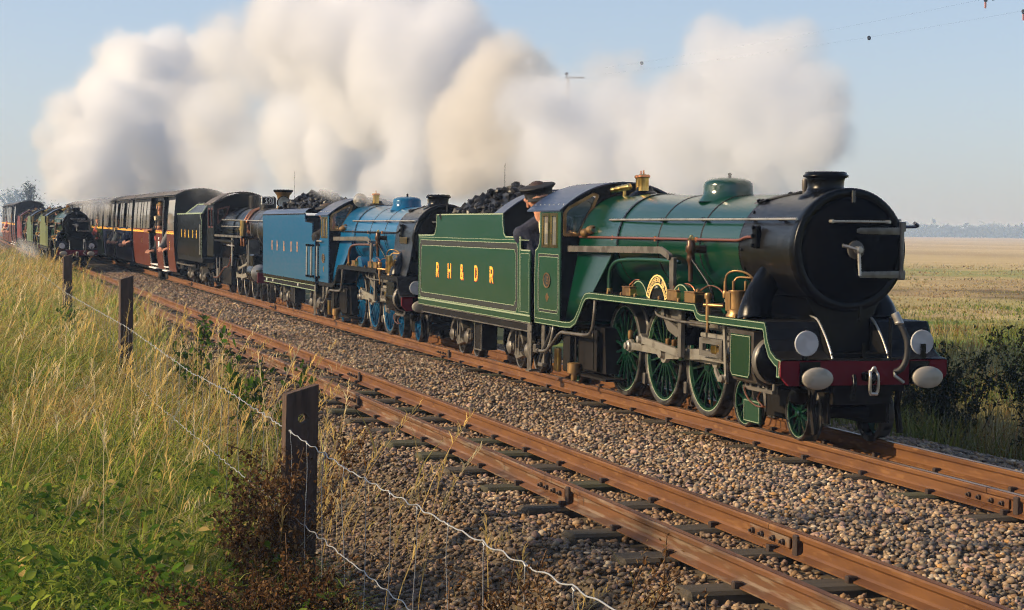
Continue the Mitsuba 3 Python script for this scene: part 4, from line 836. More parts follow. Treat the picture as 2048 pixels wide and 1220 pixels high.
# ------------------------------------------------------------------ people
def solid(bones, edge, n=14, it=8):
    "bones [(p, r, q, r)]: hulls of the spheres at both ends, one smooth surface"
    def sph(p, r): return m3.Manifold.sphere(float(r), n).translate([float(x) for x in p])
    parts = []
    for p, r, q, r2 in bones: parts.append(m3.Manifold.batch_hull([sph(p, r), sph(q, r2)]))
    b = m3.Manifold.batch_boolean(parts, m3.OpType.Add).refine_to_length(edge).to_mesh()
    t = trimesh.Trimesh(b.vert_properties[:, :3], b.tri_verts, process=True)
    trimesh.smoothing.filter_taubin(t, lamb=.5, nu=.52, iterations=it)
    m = M(); m.add(np.array(t.vertices), np.array(t.faces)); return m
def hand(w, d, up, sd, r=.0085):
    "five fingers, curled: w wrist, d pointing direction, up back of the hand"
    w, d, up = (np.array(x, float) for x in (w, d, up)); d /= np.linalg.norm(d); up -= d*(up@d); up /= np.linalg.norm(up); x = np.cross(d, up)
    B = [(w, .024, w+d*.045+x*.018, .02), (w, .024, w+d*.05-x*.02, .02), (w+d*.045+x*.018, .02, w+d*.08+x*.024, .014), (w+d*.05-x*.02, .02, w+d*.085-x*.026, .014)]
    for k, L in ((-1.5, .9), (-.5, 1.05), (.5, 1.), (1.5, .8)):
        a = w+d*.08+x*k*.018; b = a+d*.034*L-up*.010; c = b+d*.016*L-up*.024*L
        B += [(a, r+.0015, b, r), (b, r, c, r-.001)]
    t0 = w+d*.02+x*sd*.026; t1 = t0+d*.03+x*sd*.022-up*.01; B += [(t0, .012, t1, .0095), (t1, .0095, t1+d*.028-up*.012, .008)]
    return B
def person(label, pos, yaw, mats, cap=False, lean=0., headyaw=0., pitch=0., stand=False, fwd=0., tuck=False, arms='rest', hair='short', fine=.03, group=None, sc=1.):
    K = thing('person', label, 'person', group)
    J = dict(pel=(0, 0, .50), waist=(0, .01, .66), chest=(0, .02, .86), neck=(0, .02, 1.05), hd=(0, .04, 1.07))
    arm = {'in': ((.175, .0, .965), (.15, .14, .74), (.09, .34, .78)), 'rest': ((.215, -.01, .96), (.27, .10, .72), (.22, .36, .70)), 'sill': ((.215, -.01, .96), (.27, .16, .75), (.12, .40, .78)), 'book': ((.21, .0, .95), (.25, .12, .70), (.09, .34, .74))}[arms]
    H = np.array([0, .035, 1.175]); Rh = rotz(headyaw)@rotx(pitch)
    hp = lambda p: Rh@np.array(p)+H
    head = [(hp((0, -.015, .03)), .092, hp((0, .02, .03)), .088), (hp((0, .0, 0)), .078, hp((0, .045, -.065)), .05), (hp((0, .045, -.065)), .05, hp((0, .07, -.098)), .026),
            (hp((0, .095, .01)), .012, hp((0, .122, -.028)), .013), (hp((0, .085, -.062)), .018, hp((0, .098, -.062)), .010), (hp((-.03, .08, .035)), .018, hp((.03, .08, .035)), .018)]
    for s in (-1, 1): head += [(hp((s*.088, -.005, .015)), .012, hp((s*.098, -.015, .028)), .014), (hp((s*.088, -.005, .005)), .010, hp((s*.092, -.0, -.022)), .009)]
    body = [((0, .02, 1.0), .06, J['hd'], .056), (J['hd'], .056, H+[0, 0, -.02], .06)]+head
    torso = [((-.07, 0, .52), .11, (.07, 0, .52), .11), ((-.06, .0, .54), .115, (-.07, .02, .80), .125), ((.06, .0, .54), .115, (.07, .02, .80), .125), ((-.09, .015, .84), .115, (.09, .015, .84), .115), ((-.10, .01, .88), .10, (-.17, -.0, .965), .065), ((.10, .01, .88), .10, (.17, .0, .965), .065), ((-.15, 0, .97), .06, (0, .01, 1.03), .06), ((.15, 0, .97), .06, (0, .01, 1.03), .06)]
    sleeves, hands = [], []
    for s in (-1, 1):
        a, e, w = (np.array([s*q[0], q[1], q[2]]) for q in arm)
        sleeves += [(a-[s*.04, 0, 0], .07, e, .053), (e, .053, w, .04)]
        dirn = (w-e)/np.linalg.norm(w-e); hands += [(e, .035, w, .027)]+hand(w+dirn*.015, dirn+np.array([-s*.2, 0, -.1]), (0, .2, 1), -s)
    legs = []
    for s in (-1, 1):
        hip = np.array([s*.09, 0, .50])
        if stand: kn, an, to = np.array([s*.10, .05, .10]), np.array([s*.10, .0, -.30]), np.array([s*.11, .16, -.34])
        elif tuck: kn, an, to = np.array([s*.11, .12, .20]), np.array([s*.11, -.18, .12]), np.array([s*.11, -.26, .07])
        else: kn, an, to = np.array([s*.12, .40, .55]), np.array([s*.12, .52, .16]), np.array([s*.13, .66, .10])
        legs += [(hip, .10, kn, .065), (kn, .065, an, .045), (an, .045, to, .035)]
    Rw = rotz(yaw)@roty(lean)@rotx(-fwd); piv = np.array([0, 0, .55])
    def fin(m): return M().join(m, np.vstack([np.hstack([Rw*sc, (np.array(pos)+Rw@(-piv)*sc)[:, None]]), [[0, 0, 0, 1]]]))
    put(K+'__body', fin(solid(body+[(p, r*.8, q, r2*.8) for p, r, q, r2 in torso+legs+sleeves]+hands, fine*.5 if fine < .03 else fine*.8)), 'skin')
    jk = solid(torso+sleeves, fine*.8, 16, 6); v, f = jk.get(); fold = meshkit.noise(v*[16, 16, 30], 3)+.6*meshkit.noise(v*[34, 34, 48], 9)-.8
    q = M(); q.add(v*(1+.03*fold[:, None]*[1, 1, 0])+[0, 0, 0], f); put(K+'__jacket', fin(q), mats['jacket'])
    put(K+'__trousers', fin(solid(legs+[((-.07, 0, .50), .112, (.07, 0, .50), .112)], fine)), mats['trousers'])
    for s in (-1, 1): put(K+'__eye', fin(M().lathe([(0, .0075), (.005, .006), (.0075, 0)], hp((s*.032, .092, .018)), Rh@np.array([0, 1, 0]), 8)), 'cloth_black')
    put(K+'__collar', fin(M().lathe([(.078, .98), (.074, 1.03), (.070, 1.055), (.064, 1.056)], (0, .022, 0), (0, .12, 1), 18)), mats.get('collar', 'cloth_cream'))
    if hair:
        hb = [(hp((0, -.03, .06)), .088, hp((0, .015, .065)), .086), (hp((0, -.05, .02)), .075, hp((0, -.05, -.03)), .06)]
        if hair == 'long': hb += [(hp((-.05, -.03, .03)), .06, hp((-.07, -.02, -.10)), .045), (hp((.05, -.03, .03)), .06, hp((.07, -.02, -.10)), .045), (hp((0, -.06, 0)), .07, hp((0, -.06, -.12)), .06)]
        h = solid(hb, fine*.8, 14, 3); put(K+'__hair', fin(h), mats['hair'])
    if cap:
        cp = hp((0, -.005, .065)); n = Rh@np.array([0, -.10, 1.]); n = n/np.linalg.norm(n); fw_ = Rh@np.array([0, 1., .1])
        m = M(); m.lathe([(.099, -.03), (.102, .0), (.106, .015), (.132, .036), (.134, .044), (.125, .052), (.07, .062), (0, .064)], cp, n, 30, sharp=70)
        put(K+'__cap', fin(m), 'cap_black')
        u, v = np.meshgrid(np.linspace(-1, 1, 13), np.linspace(0, 1, 4), indexing='ij'); sx = np.cross(fw_, n)
        P = cp[None, None]+(np.sin(u*1.05)[..., None]*(.100+.010*v[..., None])*sx)+(np.cos(u*1.05)*.100+v*.062*np.cos(u*1.3))[..., None]*fw_+(-.022-.018*v)[..., None]*n
        m = M().grid(P); m.grid(P+n*-.004); put(K+'__cap_peak', fin(m), 'cap_black')
    return K

# ------------------------------------------------------------------ the trains
base = dict(frame='frame_black', steel='bright_steel', plate='black_satin', valance='green_dull', lining='lining_pale', beam='red_paint', black='black_gloss', buffer='buffer_steel', white='white_paint', rubber='rubber', smokebox='smokebox_black', greysteel='grey_steel', body='green_paint', body2='green_dull', band='black_satin', dome='green_paint', brass='brass', copper='copper', bronze='dull_brass', darkbronze='dark_bronze', door='door_black', sidepane='sky_sheen_glass', bronzebox='dull_brass', dullbrass='dull_brass', rodred='bronze_rod', clad='gun_metal', disc='disc_white', coverdark='black_gloss', wheel='green_paint', tyre='tyre_steel', pipe='green_dull', cab='green_dull', cabfront='black_satin', roof='roof_blue', pane='pane_glass', cabdark='cab_dark', ashpan='black_satin', greyblack='black_satin', olivebrass='dull_brass', blue_steel='roof_blue', linblack='lining_black', side='green_dull', letter='letter_yellow', lettershadow='letter_red', coal='coal', bell='dull_brass', maroon='maroon_paint', end='cab_dark', inside='cab_dark', gutter='black_satin', waist='lining_gold', upper='black_satin')
def scheme(**k): return {**base, **k}
PAC, PAC_FAR, TGREEN, TBLUE = pacific(True), pacific(False), tender('green'), tender('slab')
BEAM = 8.275
def loco(label, tpl, xc, y0, mats, group=None, skip=(), cat='steam locomotive'):
    k = thing('steam_locomotive', label, cat, group); tpl.place(k, at(xc, y0), mats, skip); return k
def tend(label, tpl, xc, y0, mats, skip=(), group=None):
    k = thing('tender', label, 'tender', group); tpl.place(k, at(xc, y0), mats, skip); return k
green = loco('gleaming green steam locomotive leading the train, with red buffer beam and two white discs', PAC, XB, BEAM, scheme())
# curved name plate over the splasher
m, rim = M(), M(); cs_, cz = 1.78, .61
plate = Polygon(arc(cs_, cz, .183, 20, 160, 26).tolist()+arc(cs_, cz, .133, 160, 20, 26).tolist())
m.prism(plate, 'x', -.413, -.417); rim.prism(plate.buffer(-.001).exterior.buffer(.0045), 'x', -.417, -.421)
name = 'SOUTHERN MAID'
for i, ch in enumerate(name):
    if ch == ' ': continue
    a = math.radians(151-(151-29)*i/(len(name)-1)); c_, s_ = math.cos(a-math.pi/2), math.sin(a-math.pi/2); tm = meshkit.text_mesh(ch, .027, .003, True); w = tm.extents[0]
    e = np.array([0, -1., 0]); r = np.array([0, -math.cos(a), math.sin(a)])   # reading along -s
    ex = np.array([0, -math.sin(a), -math.cos(a)]); o_ = np.array([-.4172, cs_, cz])+r*.145-ex*w/2
    Q = np.eye(4); Q[:3, 0] = ex; Q[:3, 1] = r; Q[:3, 2] = (-1, 0, 0); Q[:3, 3] = o_; rim.tri(tm, Q)
k = put(green+'__name_plate', m, 'lining_black', at(XB, BEAM)); put(k+'__lettering', rim, 'plate_gold', at(XB, BEAM))
put(green+'__name_plate__bracket', M().box(-.412, -.40, 1.64, 1.92, .655, .71), 'black_satin', at(XB, BEAM))
tend('green lined tender lettered RH&DR behind the leading green locomotive, heaped with coal', TGREEN, XB, BEAM, scheme())
YB = BEAM+8.1
blue = loco('bright blue steam locomotive running second, behind the green lettered tender', PAC, XB, YB, scheme(body='blue_paint', body2='blue_paint', dome='blue_paint', wheel='blue_paint', pipe='copper', cab='blue_paint', cabfront='black_satin', valance='black_satin', side='blue_paint', lining='black_satin', linblack='lining_black', clad='smokebox_black', coverdark='black_gloss', rodred='black_satin'),
            skip=('cylinder__panel', 'bogie_splash_plate', 'whistle', 'cab_side__lining', 'cab_side__edge_lining', 'valance__lining', 'splasher__lining'))
def extra(key, part, m, mat, xc, y0): return put(key+'__'+part, m, mat, at(xc, y0))
dfl = M()
for sd in (-1, 1):
    z = np.concatenate([[.605, .75, .9], .966+.30*np.sin(np.radians(np.linspace(0, 50, 8)))]); t = np.concatenate([[.37, .335, .312], .303*np.cos(np.radians(np.linspace(0, 50, 8)))])
    dfl.grid(np.stack([np.stack([sd*t, t*0+s, z], 1) for s in (.20, .55, .93)]))
extra(blue, 'smokebox_wrapper', dfl, 'smokebox_black', XB, YB)
p = extra(blue, 'name_plate', M().box(-.322, -.316, .40, .68, .905, .965, .002), 'brass', XB, YB)
extra(blue, 'turbo_generator', M().lathe([(0, .075), (.045, .062), (.07, .03), (.075, 0), (.07, -.03), (.04, -.05), (0, -.055)], (-.15, 3.30, 1.345), (-.3, -1, .1), 26).cyl((-.15, 3.30, 1.345), (-.19, 3.22, 1.30), .03, n=10), 'bright_steel', XB, YB)
extra(blue, 'lubricator_case', M().box(-.43, -.39, .66, .80, .62, .79, .005), 'brass', XB, YB)
extra(blue, 'drain_tube', M().cyl((-.42, .60, .62), (-.41, .48, .75), .012, n=10), 'brass', XB, YB)
b = extra(blue, 'grab_rail', M().tube([(-.487, 3.99, .48), (-.487, 3.99, .86)], .012, 8).tube([(-.48, 3.75, .893), (-.48, 4.05, .893)], .008, 7), 'bright_steel', XB, YB)
put(b+'__bracket', M().cyl((-.455, 3.99, .49), (-.5, 3.99, .49), .014, n=8).cyl((-.455, 3.99, .85), (-.5, 3.99, .85), .014, n=8), 'black_satin', at(XB, YB))
tend('high-sided blue tender faintly lettered RH&DR behind the blue locomotive', TBLUE, XB, YB, scheme(side='blue_paint', letter='letter_faint', lettershadow='blue_paint', lining='lining_pale', roof='roof_blue'))
YK = 24.85; BE, BT = black_engine(), black_tender()
black = loco('black steam locomotive with two tall domes and a bell-mouthed chimney, behind the blue tender', BE, XB, YK, scheme(body='black_gloss', wheel='frame_black', dome='black_satin', roof='coach_roof', lining='black_satin'))
tend('black tender with pale edging and sloping bunker in front of the maroon coach', BT, XB, YK, scheme(body='black_gloss', letter='letter_yellow', white='lining_pale'))
# the train on the near line, far off
YA = 42.4
far_skip = ('oil_pipe', 'drain_cock', 'drain_pipe', 'cab_side__works_plate', 'cab_side__plate_rim', 'cab_side__crest', 'cab_side__rivet', 'cab_roof__rivet', 'oiler', 'splasher__lining', 'lubricator_pump__fitting', 'headcode_disc__bracket')
loco('dark green steam locomotive facing us on the near line, in front of two more', PAC_FAR, XA, YA, scheme(body='coach_green_paint', dome='black_satin', wheel='coach_green_paint', cab='olive_paint', side='olive_paint', valance='black_satin', linblack='olive_paint', lining='olive_paint'), skip=far_skip)
tend('olive green tender on the near line, behind the foremost of three locomotives', TGREEN, XA, YA, scheme(side='olive_paint', lining='olive_paint', linblack='olive_paint', letter='olive_paint', lettershadow='olive_paint', valance='black_satin'), skip=('aerial', 'side_sheet__letter'))
loco('pale green steam locomotive second of the three on the near line', PAC_FAR, XA, YA+8.1, scheme(cab='leaf_green_paint', side='leaf_green_paint', body='leaf_green_paint', valance='black_satin', linblack='leaf_green_paint', lining='leaf_green_paint'), skip=far_skip+('headcode_disc',))
tend('pale green tender on the near line, between the green and the red locomotive', TGREEN, XA, YA+8.1, scheme(side='leaf_green_paint', lining='leaf_green_paint', linblack='leaf_green_paint', letter='leaf_green_paint', lettershadow='leaf_green_paint', valance='black_satin'), skip=('aerial', 'side_sheet__letter'))
loco('red steam locomotive last of the three on the near line', PAC_FAR, XA, YA+16.2, scheme(cab='red_loco_paint', side='red_loco_paint', body='red_loco_paint', dome='brass', valance='black_satin', linblack='red_loco_paint', lining='red_loco_paint', roof='red_loco_paint'), skip=far_skip+('headcode_disc',))
tend('red tender on the near line, just in front of the far maroon coach', TGREEN, XA, YA+16.2, scheme(side='red_loco_paint', lining='red_loco_paint', linblack='red_loco_paint', letter='red_loco_paint', lettershadow='red_loco_paint', valance='black_satin'), skip=('aerial', 'side_sheet__letter'))
# coaches
D1 = [(1.15, 1.90, True), (3.05, 4.35, True), (5.7, 6.2, False)]; D2 = [(.9, 1.35, False), (2.6, 3.05, False), (4.3, 4.75, True), (6.2, 6.65, False)]
C1 = coach(D1, (2.1,)); C2 = coach(D2, (1.6, 3.4, 5.9), steps=False)
def wagon(label, tpl, xc, y0, paint, skip=()):
    k = thing('railway_coach', label, 'coach'); tpl.place(k, at(xc, y0), scheme(side=paint, upper='black_satin', roof='coach_roof'), skip); return k
Y1 = 34.15
cm = wagon('maroon coach with open doors and a gold waist line behind the black tender', C1, XB, Y1, 'maroon_paint')
wagon('navy blue coach with gold waist line coupled behind the maroon coach', C2, XB, Y1+8.15, 'navy_paint')
wagon('dark green coach with gold waist line beyond the navy coach', C2, XB, Y1+16.3, 'coach_green_paint')
wagon('maroon coach at the far end of the longer train, beyond the green coach', C2, XB, Y1+24.45, 'maroon_paint')
wagon('maroon coach behind the red tender on the near line', C1, XA, YA+24.4, 'maroon_paint')
wagon('farthest coach on the near line at the left edge of the photo', C2, XA, YA+32.55, 'maroon_paint')
# lettering on the maroon coach
m = M()
for s in (2.35, 2.55): m.box(-.499, -.503, s-.09, s+.07, .50, .525)
put(cm+'__notice', M().box(-.503, -.505, 2.36, 2.62, .58, .70).box(-.503, -.505, 2.42, 2.56, .50, .56).box(-.503, -.505, 2.42, 2.56, .735, .78), 'white_paint', at(XB, Y1))
put(cm+'__number', M().tri(meshkit.text_mesh('9082', .05, .002, True), np.array([[0, 0, -1, -.503], [0, -1., 0, .66], [1, 0, 0, .55], [0, 0, 0, 1]])), 'letter_yellow', at(XB, Y1))
# people aboard
JN = dict(jacket='cloth_navy', trousers='cloth_black', hair='hair_dark', collar='cloth_cream')
person('driver in black peaked cap and navy jacket leaning from the green locomotive cab', (XB-.165, BEAM+4.54, .655), math.pi+.02, JN, cap=True, headyaw=-.2, pitch=-.05, arms='in', fine=.022, lean=.24, fwd=.12, tuck=True)
person('driver in dark cap leaning from the blue locomotive cab', (XB-.165, YB+4.44, .585), math.pi+.1, dict(JN, jacket='cloth_black'), cap=True, headyaw=.1, arms='in', lean=.25, fwd=.12, tuck=True)
def xz(y): a, b = bend(y); return float(a), float(b)
def rider(label, xc, t, y, zf, yaw, mats, hair='short', lean=0., arms='sill', hy=0., cap=False, sc=1., fw=.3):
    dx, dz = xz(y); person(label, (xc+t+dx, y, zf+dz), yaw, mats, cap=cap, hair=hair, arms=arms, headyaw=hy, fine=.045, sc=sc, fwd=fw, tuck=True)
Q = math.pi/2
rider('fair-haired person standing in the wide open doorway of the maroon coach', XB, -.20, Y1+4.0, .72, Q+.5, dict(jacket='cloth_black', trousers='cloth_black', hair='hair_blond'), 'long', hy=.4, arms='in', fw=.12)
rider('person in dark coat sitting in the maroon coach doorway', XB, -.22, Y1+3.6, .34, Q+.6, dict(jacket='cloth_black', trousers='cloth_black', hair='hair_dark', collar='cloth_red'), 'long', arms='in', fw=.2)
rider('fair-haired passenger leaning from the maroon coach door nearest the black tender', XB, -.20, Y1+1.5, .48, Q+.75, dict(jacket='cloth_grey', trousers='cloth_black', hair='hair_blond'), arms='sill', hy=.3)
rider('dark-haired passenger at the first window of the navy coach', XB, -.20, 42.6, .52, Q+.6, dict(jacket='cloth_navy', trousers='cloth_black', hair='hair_dark'), 'long')
rider('passenger looking out of the second doorway of the navy coach', XB, -.20, 44.2, .44, Q+.8, dict(jacket='cloth_grey', trousers='cloth_black', hair='hair_dark'))
rider('first of two passengers side by side at a middle door of the navy coach', XB, -.20, 46.2, .47, Q+.8, dict(jacket='cloth_cream', trousers='cloth_black', hair='hair_dark'))
rider('second of two passengers side by side at a middle door of the navy coach', XB, -.20, 47.2, .47, Q+.7, dict(jacket='cloth_grey', trousers='cloth_black', hair='hair_dark'))
rider('passenger in red leaning far out of the green coach', XB, -.28, 52.4, .47, Q+.8, dict(jacket='cloth_red', trousers='cloth_black', hair='hair_dark'))
rider('driver in dark cap beside the cab of the dark green near-line locomotive', XA, -.14, 46.9, .64, math.pi, JN, cap=True, arms='rest')
rider('passenger in white shirt leaning from a far coach on the near line', XA, -.24, 77.5, .47, Q+.8, dict(jacket='cloth_cream', trousers='cloth_black', hair='hair_dark'))
rider('dark-haired passenger standing high at a far coach door on the near line', XA, -.20, 75.6, .62, Q+.8, dict(jacket='cloth_red', trousers='cloth_black', hair='hair_dark'), 'long')
rider('fair-haired passenger at the far coach window next to the red tender', XA, -.20, 72.9, .5, Q+.8, dict(jacket='cloth_grey', trousers='cloth_black', hair='hair_blond'))
# ------------------------------------------------------------------ the ground
GX = np.array([-3000, -6, .5, 1.25, 1.75, 2.08, 3.1, 3.3, 3.8, 4.0, 4.65, 5.0, 5.5, 6.5, 8, 14, 3000.])
GZ = np.array([-.5, -.5, -.49, -.48, -.36, -.13, -.122, -.10, -.10, -.125, -.125, -.14, -.20, -.46, -.55, -.46, -.44])
def zg(x, y):
    x, y = np.broadcast_arrays(np.asarray(x, float), np.asarray(y, float)); dx, dz = bend(y)
    z = np.interp(x-dx, GX, GZ)+dz*np.clip((14-x)/7, 0, 1)*np.clip((x+20)/10, 0, 1)*np.clip((160-y)/60, 0, 1)
    rough = np.clip(np.abs(x-dx-3.5)-2.4, 0, 1)*np.clip(200/(np.abs(y)+np.abs(x)+1), 0, 1)
    z = z+rough*.16*(meshkit.fbm(np.stack([x*.9, y*.7, x*0], -1), 3)-.5)
    z = z+np.where(x < 1.3, .20*np.clip((y-11)/8, 0, 1)*np.clip((1.2-x)/1.2, 0, 1), 0)
    return z
gx = np.unique(np.concatenate([-np.geomspace(4, 3000, 16), np.arange(-3, 1.2, .2), GX[2:-2], np.arange(1.2, 8, .11), np.arange(8, 26, .7), np.geomspace(26, 3500, 26)]))
gy = np.unique(np.concatenate([-np.geomspace(2, 300, 8), np.arange(0, 30, .3), np.arange(30, 80, 1.), np.geomspace(80, 4500, 26)]))
X, Y = np.meshgrid(gx, gy, indexing='ij'); P = np.stack([X, Y, zg(X, Y)], -1)
def ground_fn(p, n, uv):
    k = fbm(p.x*1.7, p.y*1.7, 0., 3); k2 = fbm(p.x*14, p.y*14, 3., 3)
    soil = mix((.045, .035, .02), (.10, .075, .04), k2)
    verge = mix(soil, mix((.05, .075, .018), (.17, .13, .05), k), .55)
    bal = mix((.05, .038, .025), (.12, .095, .065), k2)
    w = p.y*.87+p.x*.5+(fbm(p.x*.25, p.y*.25, 7., 3)-.5)*9
    row = fbm(p.x*.22, p.y*1.1, 2., 3)
    straw = mix((.265, .21, .105), (.19, .145, .07), smoothstep(.35, .7, fbm(p.x*.11, p.y*.028, 5., 4)))
    straw = mix(straw, (.34, .275, .155), smoothstep(.55, .8, row)*.6)
    straw = mix(straw, (.14, .16, .04), smoothstep(.48, .66, fbm(p.x*.09+9, p.y*.05, 1., 3))*smoothstep(120, 55, w)*.7)
    grn = mix((.075, .12, .02), (.20, .17, .06), smoothstep(.4, .7, fbm(p.x*.8, p.y*.8, 4., 3)))
    earth = mix((.07, .05, .03), (.19, .14, .075), smoothstep(.35, .7, fbm(p.x*.6, p.y*.6, 8., 3)))
    f = mix(grn, straw, smoothstep(32, 36, w)); f = mix(f, earth, smoothstep(44, 46.5, w)*smoothstep(56, 51, w)*.85)
    f = mix(f, grn, smoothstep(62, 68, w)*smoothstep(95, 76, w)*.6); f = mix(f, mix(straw, (.35, .285, .17), .35), smoothstep(90, 200, w))
    c = mix(verge, bal, smoothstep(1.25, 1.6, p.x+(k2-.5)*.4)*smoothstep(6.9, 6.4, p.x)*smoothstep(120., 90., p.y))
    return mix(c, f, smoothstep(6.4, 8.5, p.x+(k-.5)*2))
bsdf('ground_mix', proc(ground_fn), .95, spec=.2)
put('ground', M().grid(P), 'ground_mix', kind='structure', label='verge, ballast bed and stubble field running flat to the horizon')

# ------------------------------------------------------------------ the tracks
RP = np.array([(-.042, -.085), (.042, -.085), (.042, -.079), (.012, -.070), (.006, -.062), (.006, -.030), (.012, -.024), (.0185, -.020), (.0195, -.006), (.016, 0), (-.016, 0), (-.0195, -.006), (-.0185, -.020), (-.012, -.024), (-.006, -.030), (-.006, -.062), (-.012, -.070), (-.042, -.079)])
def rail_mesh(xr, y0, y1):
    ys = np.linspace(y0, y1, max(2, int((y1-y0)/1.2)+1)); dx, dz = bend(ys); m = M()
    a = RP; b = np.roll(RP, -1, 0)
    for p, q in zip(a, b):
        m.grid(np.stack([np.stack([xr+dx+r[0], ys, dz+r[1]], 1) for r in (p, q)]))
    for i in (0, -1): m.flat(np.stack([xr+dx[i]+RP[:, 0], RP[:, 0]*0+ys[i], dz[i]+RP[:, 1]], 1), [[0, 1, 2], [0, 2, 17], [6, 7, 8], [6, 8, 11], [6, 11, 12], [8, 9, 10], [8, 10, 11], [4, 5, 14], [4, 14, 15], [3, 4, 15], [3, 15, 16]])
    return m
def spike(): return M().box(-.014, .014, -.012, .012, -.03, .012, .004).box(-.004, .026, -.011, .011, -.002, .010, .003)
SPK = ply(spike()); SLP = []
for k in range(5):
    m = M().box(-.42, .42, -.075, .075, -.10, 0, .012); v, f = m.get(); g = np.random.default_rng(40+k)
    v = v+.008*(np.stack([meshkit.noise(v*[9, 14, 20]+k*7+i*31) for i in range(3)], 1)-.5); q = M(); q.add(v, f); SLP.append(ply(q))
BOLT = ply(M().lathe([(.011, 0), (.011, .012), (.006, .014), (.006, .022), (0, .023)], (0, 0, 0), (-1, 0, 0), 7, sharp=50))
FISH = ply(M().box(-.019, -.009, -.17, .17, -.066, -.026, .003)); CLAMP = ply(M().box(-.032, .032, -.017, .017, -.08, -.004, .004))
def track(label, xc, joints, mats, spk_to, seed):
    g = np.random.default_rng(seed); K = thing('railway_track', label, 'railway track', None)
    for sd in (-1, 1):
        xr = xc+sd*GAUGE/2; cuts = [1.5]+joints[sd]+[130.]
        for i in range(len(cuts)-1):
            r = put(K+'__rail', rail_mesh(xr, cuts[i]+.002, cuts[i+1]-.002), mats[0 if sd < 0 else 1])
            ys = np.linspace(cuts[i]+.002, cuts[i+1]-.002, max(2, int((cuts[i+1]-cuts[i])/1.2)+1)); dx, dz = bend(ys)
            put(r+'__running_surface', M().grid(np.stack([np.stack([xr+dx+e, ys, dz+.0012], 1) for e in (-.0125, .0125)])), mats[2])
            if i and cuts[i] < 40:
                y = cuts[i]; bx, bz = bend(y)
                for s2 in (-1, 1):
                    fk = put(K+'__fishplate', FISH, mats[0], T4().translate([float(xr+bx), y, float(bz)]).scale([float(-s2) if s2 > 0 else 1., 1, 1]))
                    if s2 < 0:
                        for e in (-.13, -.05, .05, .13): put(fk+'__bolt', BOLT, 'spike_iron', T4().translate([float(xr+bx-.018), y+e, float(bz-.045)]))
                put(K+'__rail_clamp', CLAMP, 'spike_iron', T4().translate([float(xr+bx), y-.24, float(bz)]))
    y = 3.55
    while y < 75:
        bx, bz = bend(y); a = g.normal(0, 1.2); dxs = g.normal(0, .012)
        t = T4().translate([float(xc+bx+dxs), float(y), float(bz-.086)]).rotate([0, 0, 1], float(a))
        s = put(K+'__sleeper', SLP[g.integers(5)], 'sleeper_mossy' if g.random() < .25 else 'sleeper_wood', t)
        if y < spk_to:
            for sd in (-1, 1):
                for s2 in (-1, 1):
                    q = T4().translate([float(xc+bx+sd*GAUGE/2+s2*.048), float(y+g.normal(0, .012)+s2*.02), float(bz-.074)]).rotate([0, 0, 1], 0. if s2 < 0 else 180.)
                    put(s+'__spike', SPK, 'spike_iron', q)
        y += .61+g.normal(0, .03)
    return K
track('rusty railway track nearest the fence, with exposed dark sleepers, empty at its near end', XA, {-1: [7.42, 11.6, 16.5, 26, 35.], 1: [6.1, 13.47, 22.5, 31.5]}, ('rail_weathered', 'rail_rust', 'rail_rust'), 22, 5)
track('rusty railway track under the leading green locomotive, sleepers half buried in shingle', XB, {-1: [6.76, 15.8, 25, 34.], 1: [11.2, 20.3, 29.4]}, ('rail_rust', 'rail_rust', 'rail_top'), 16, 6)

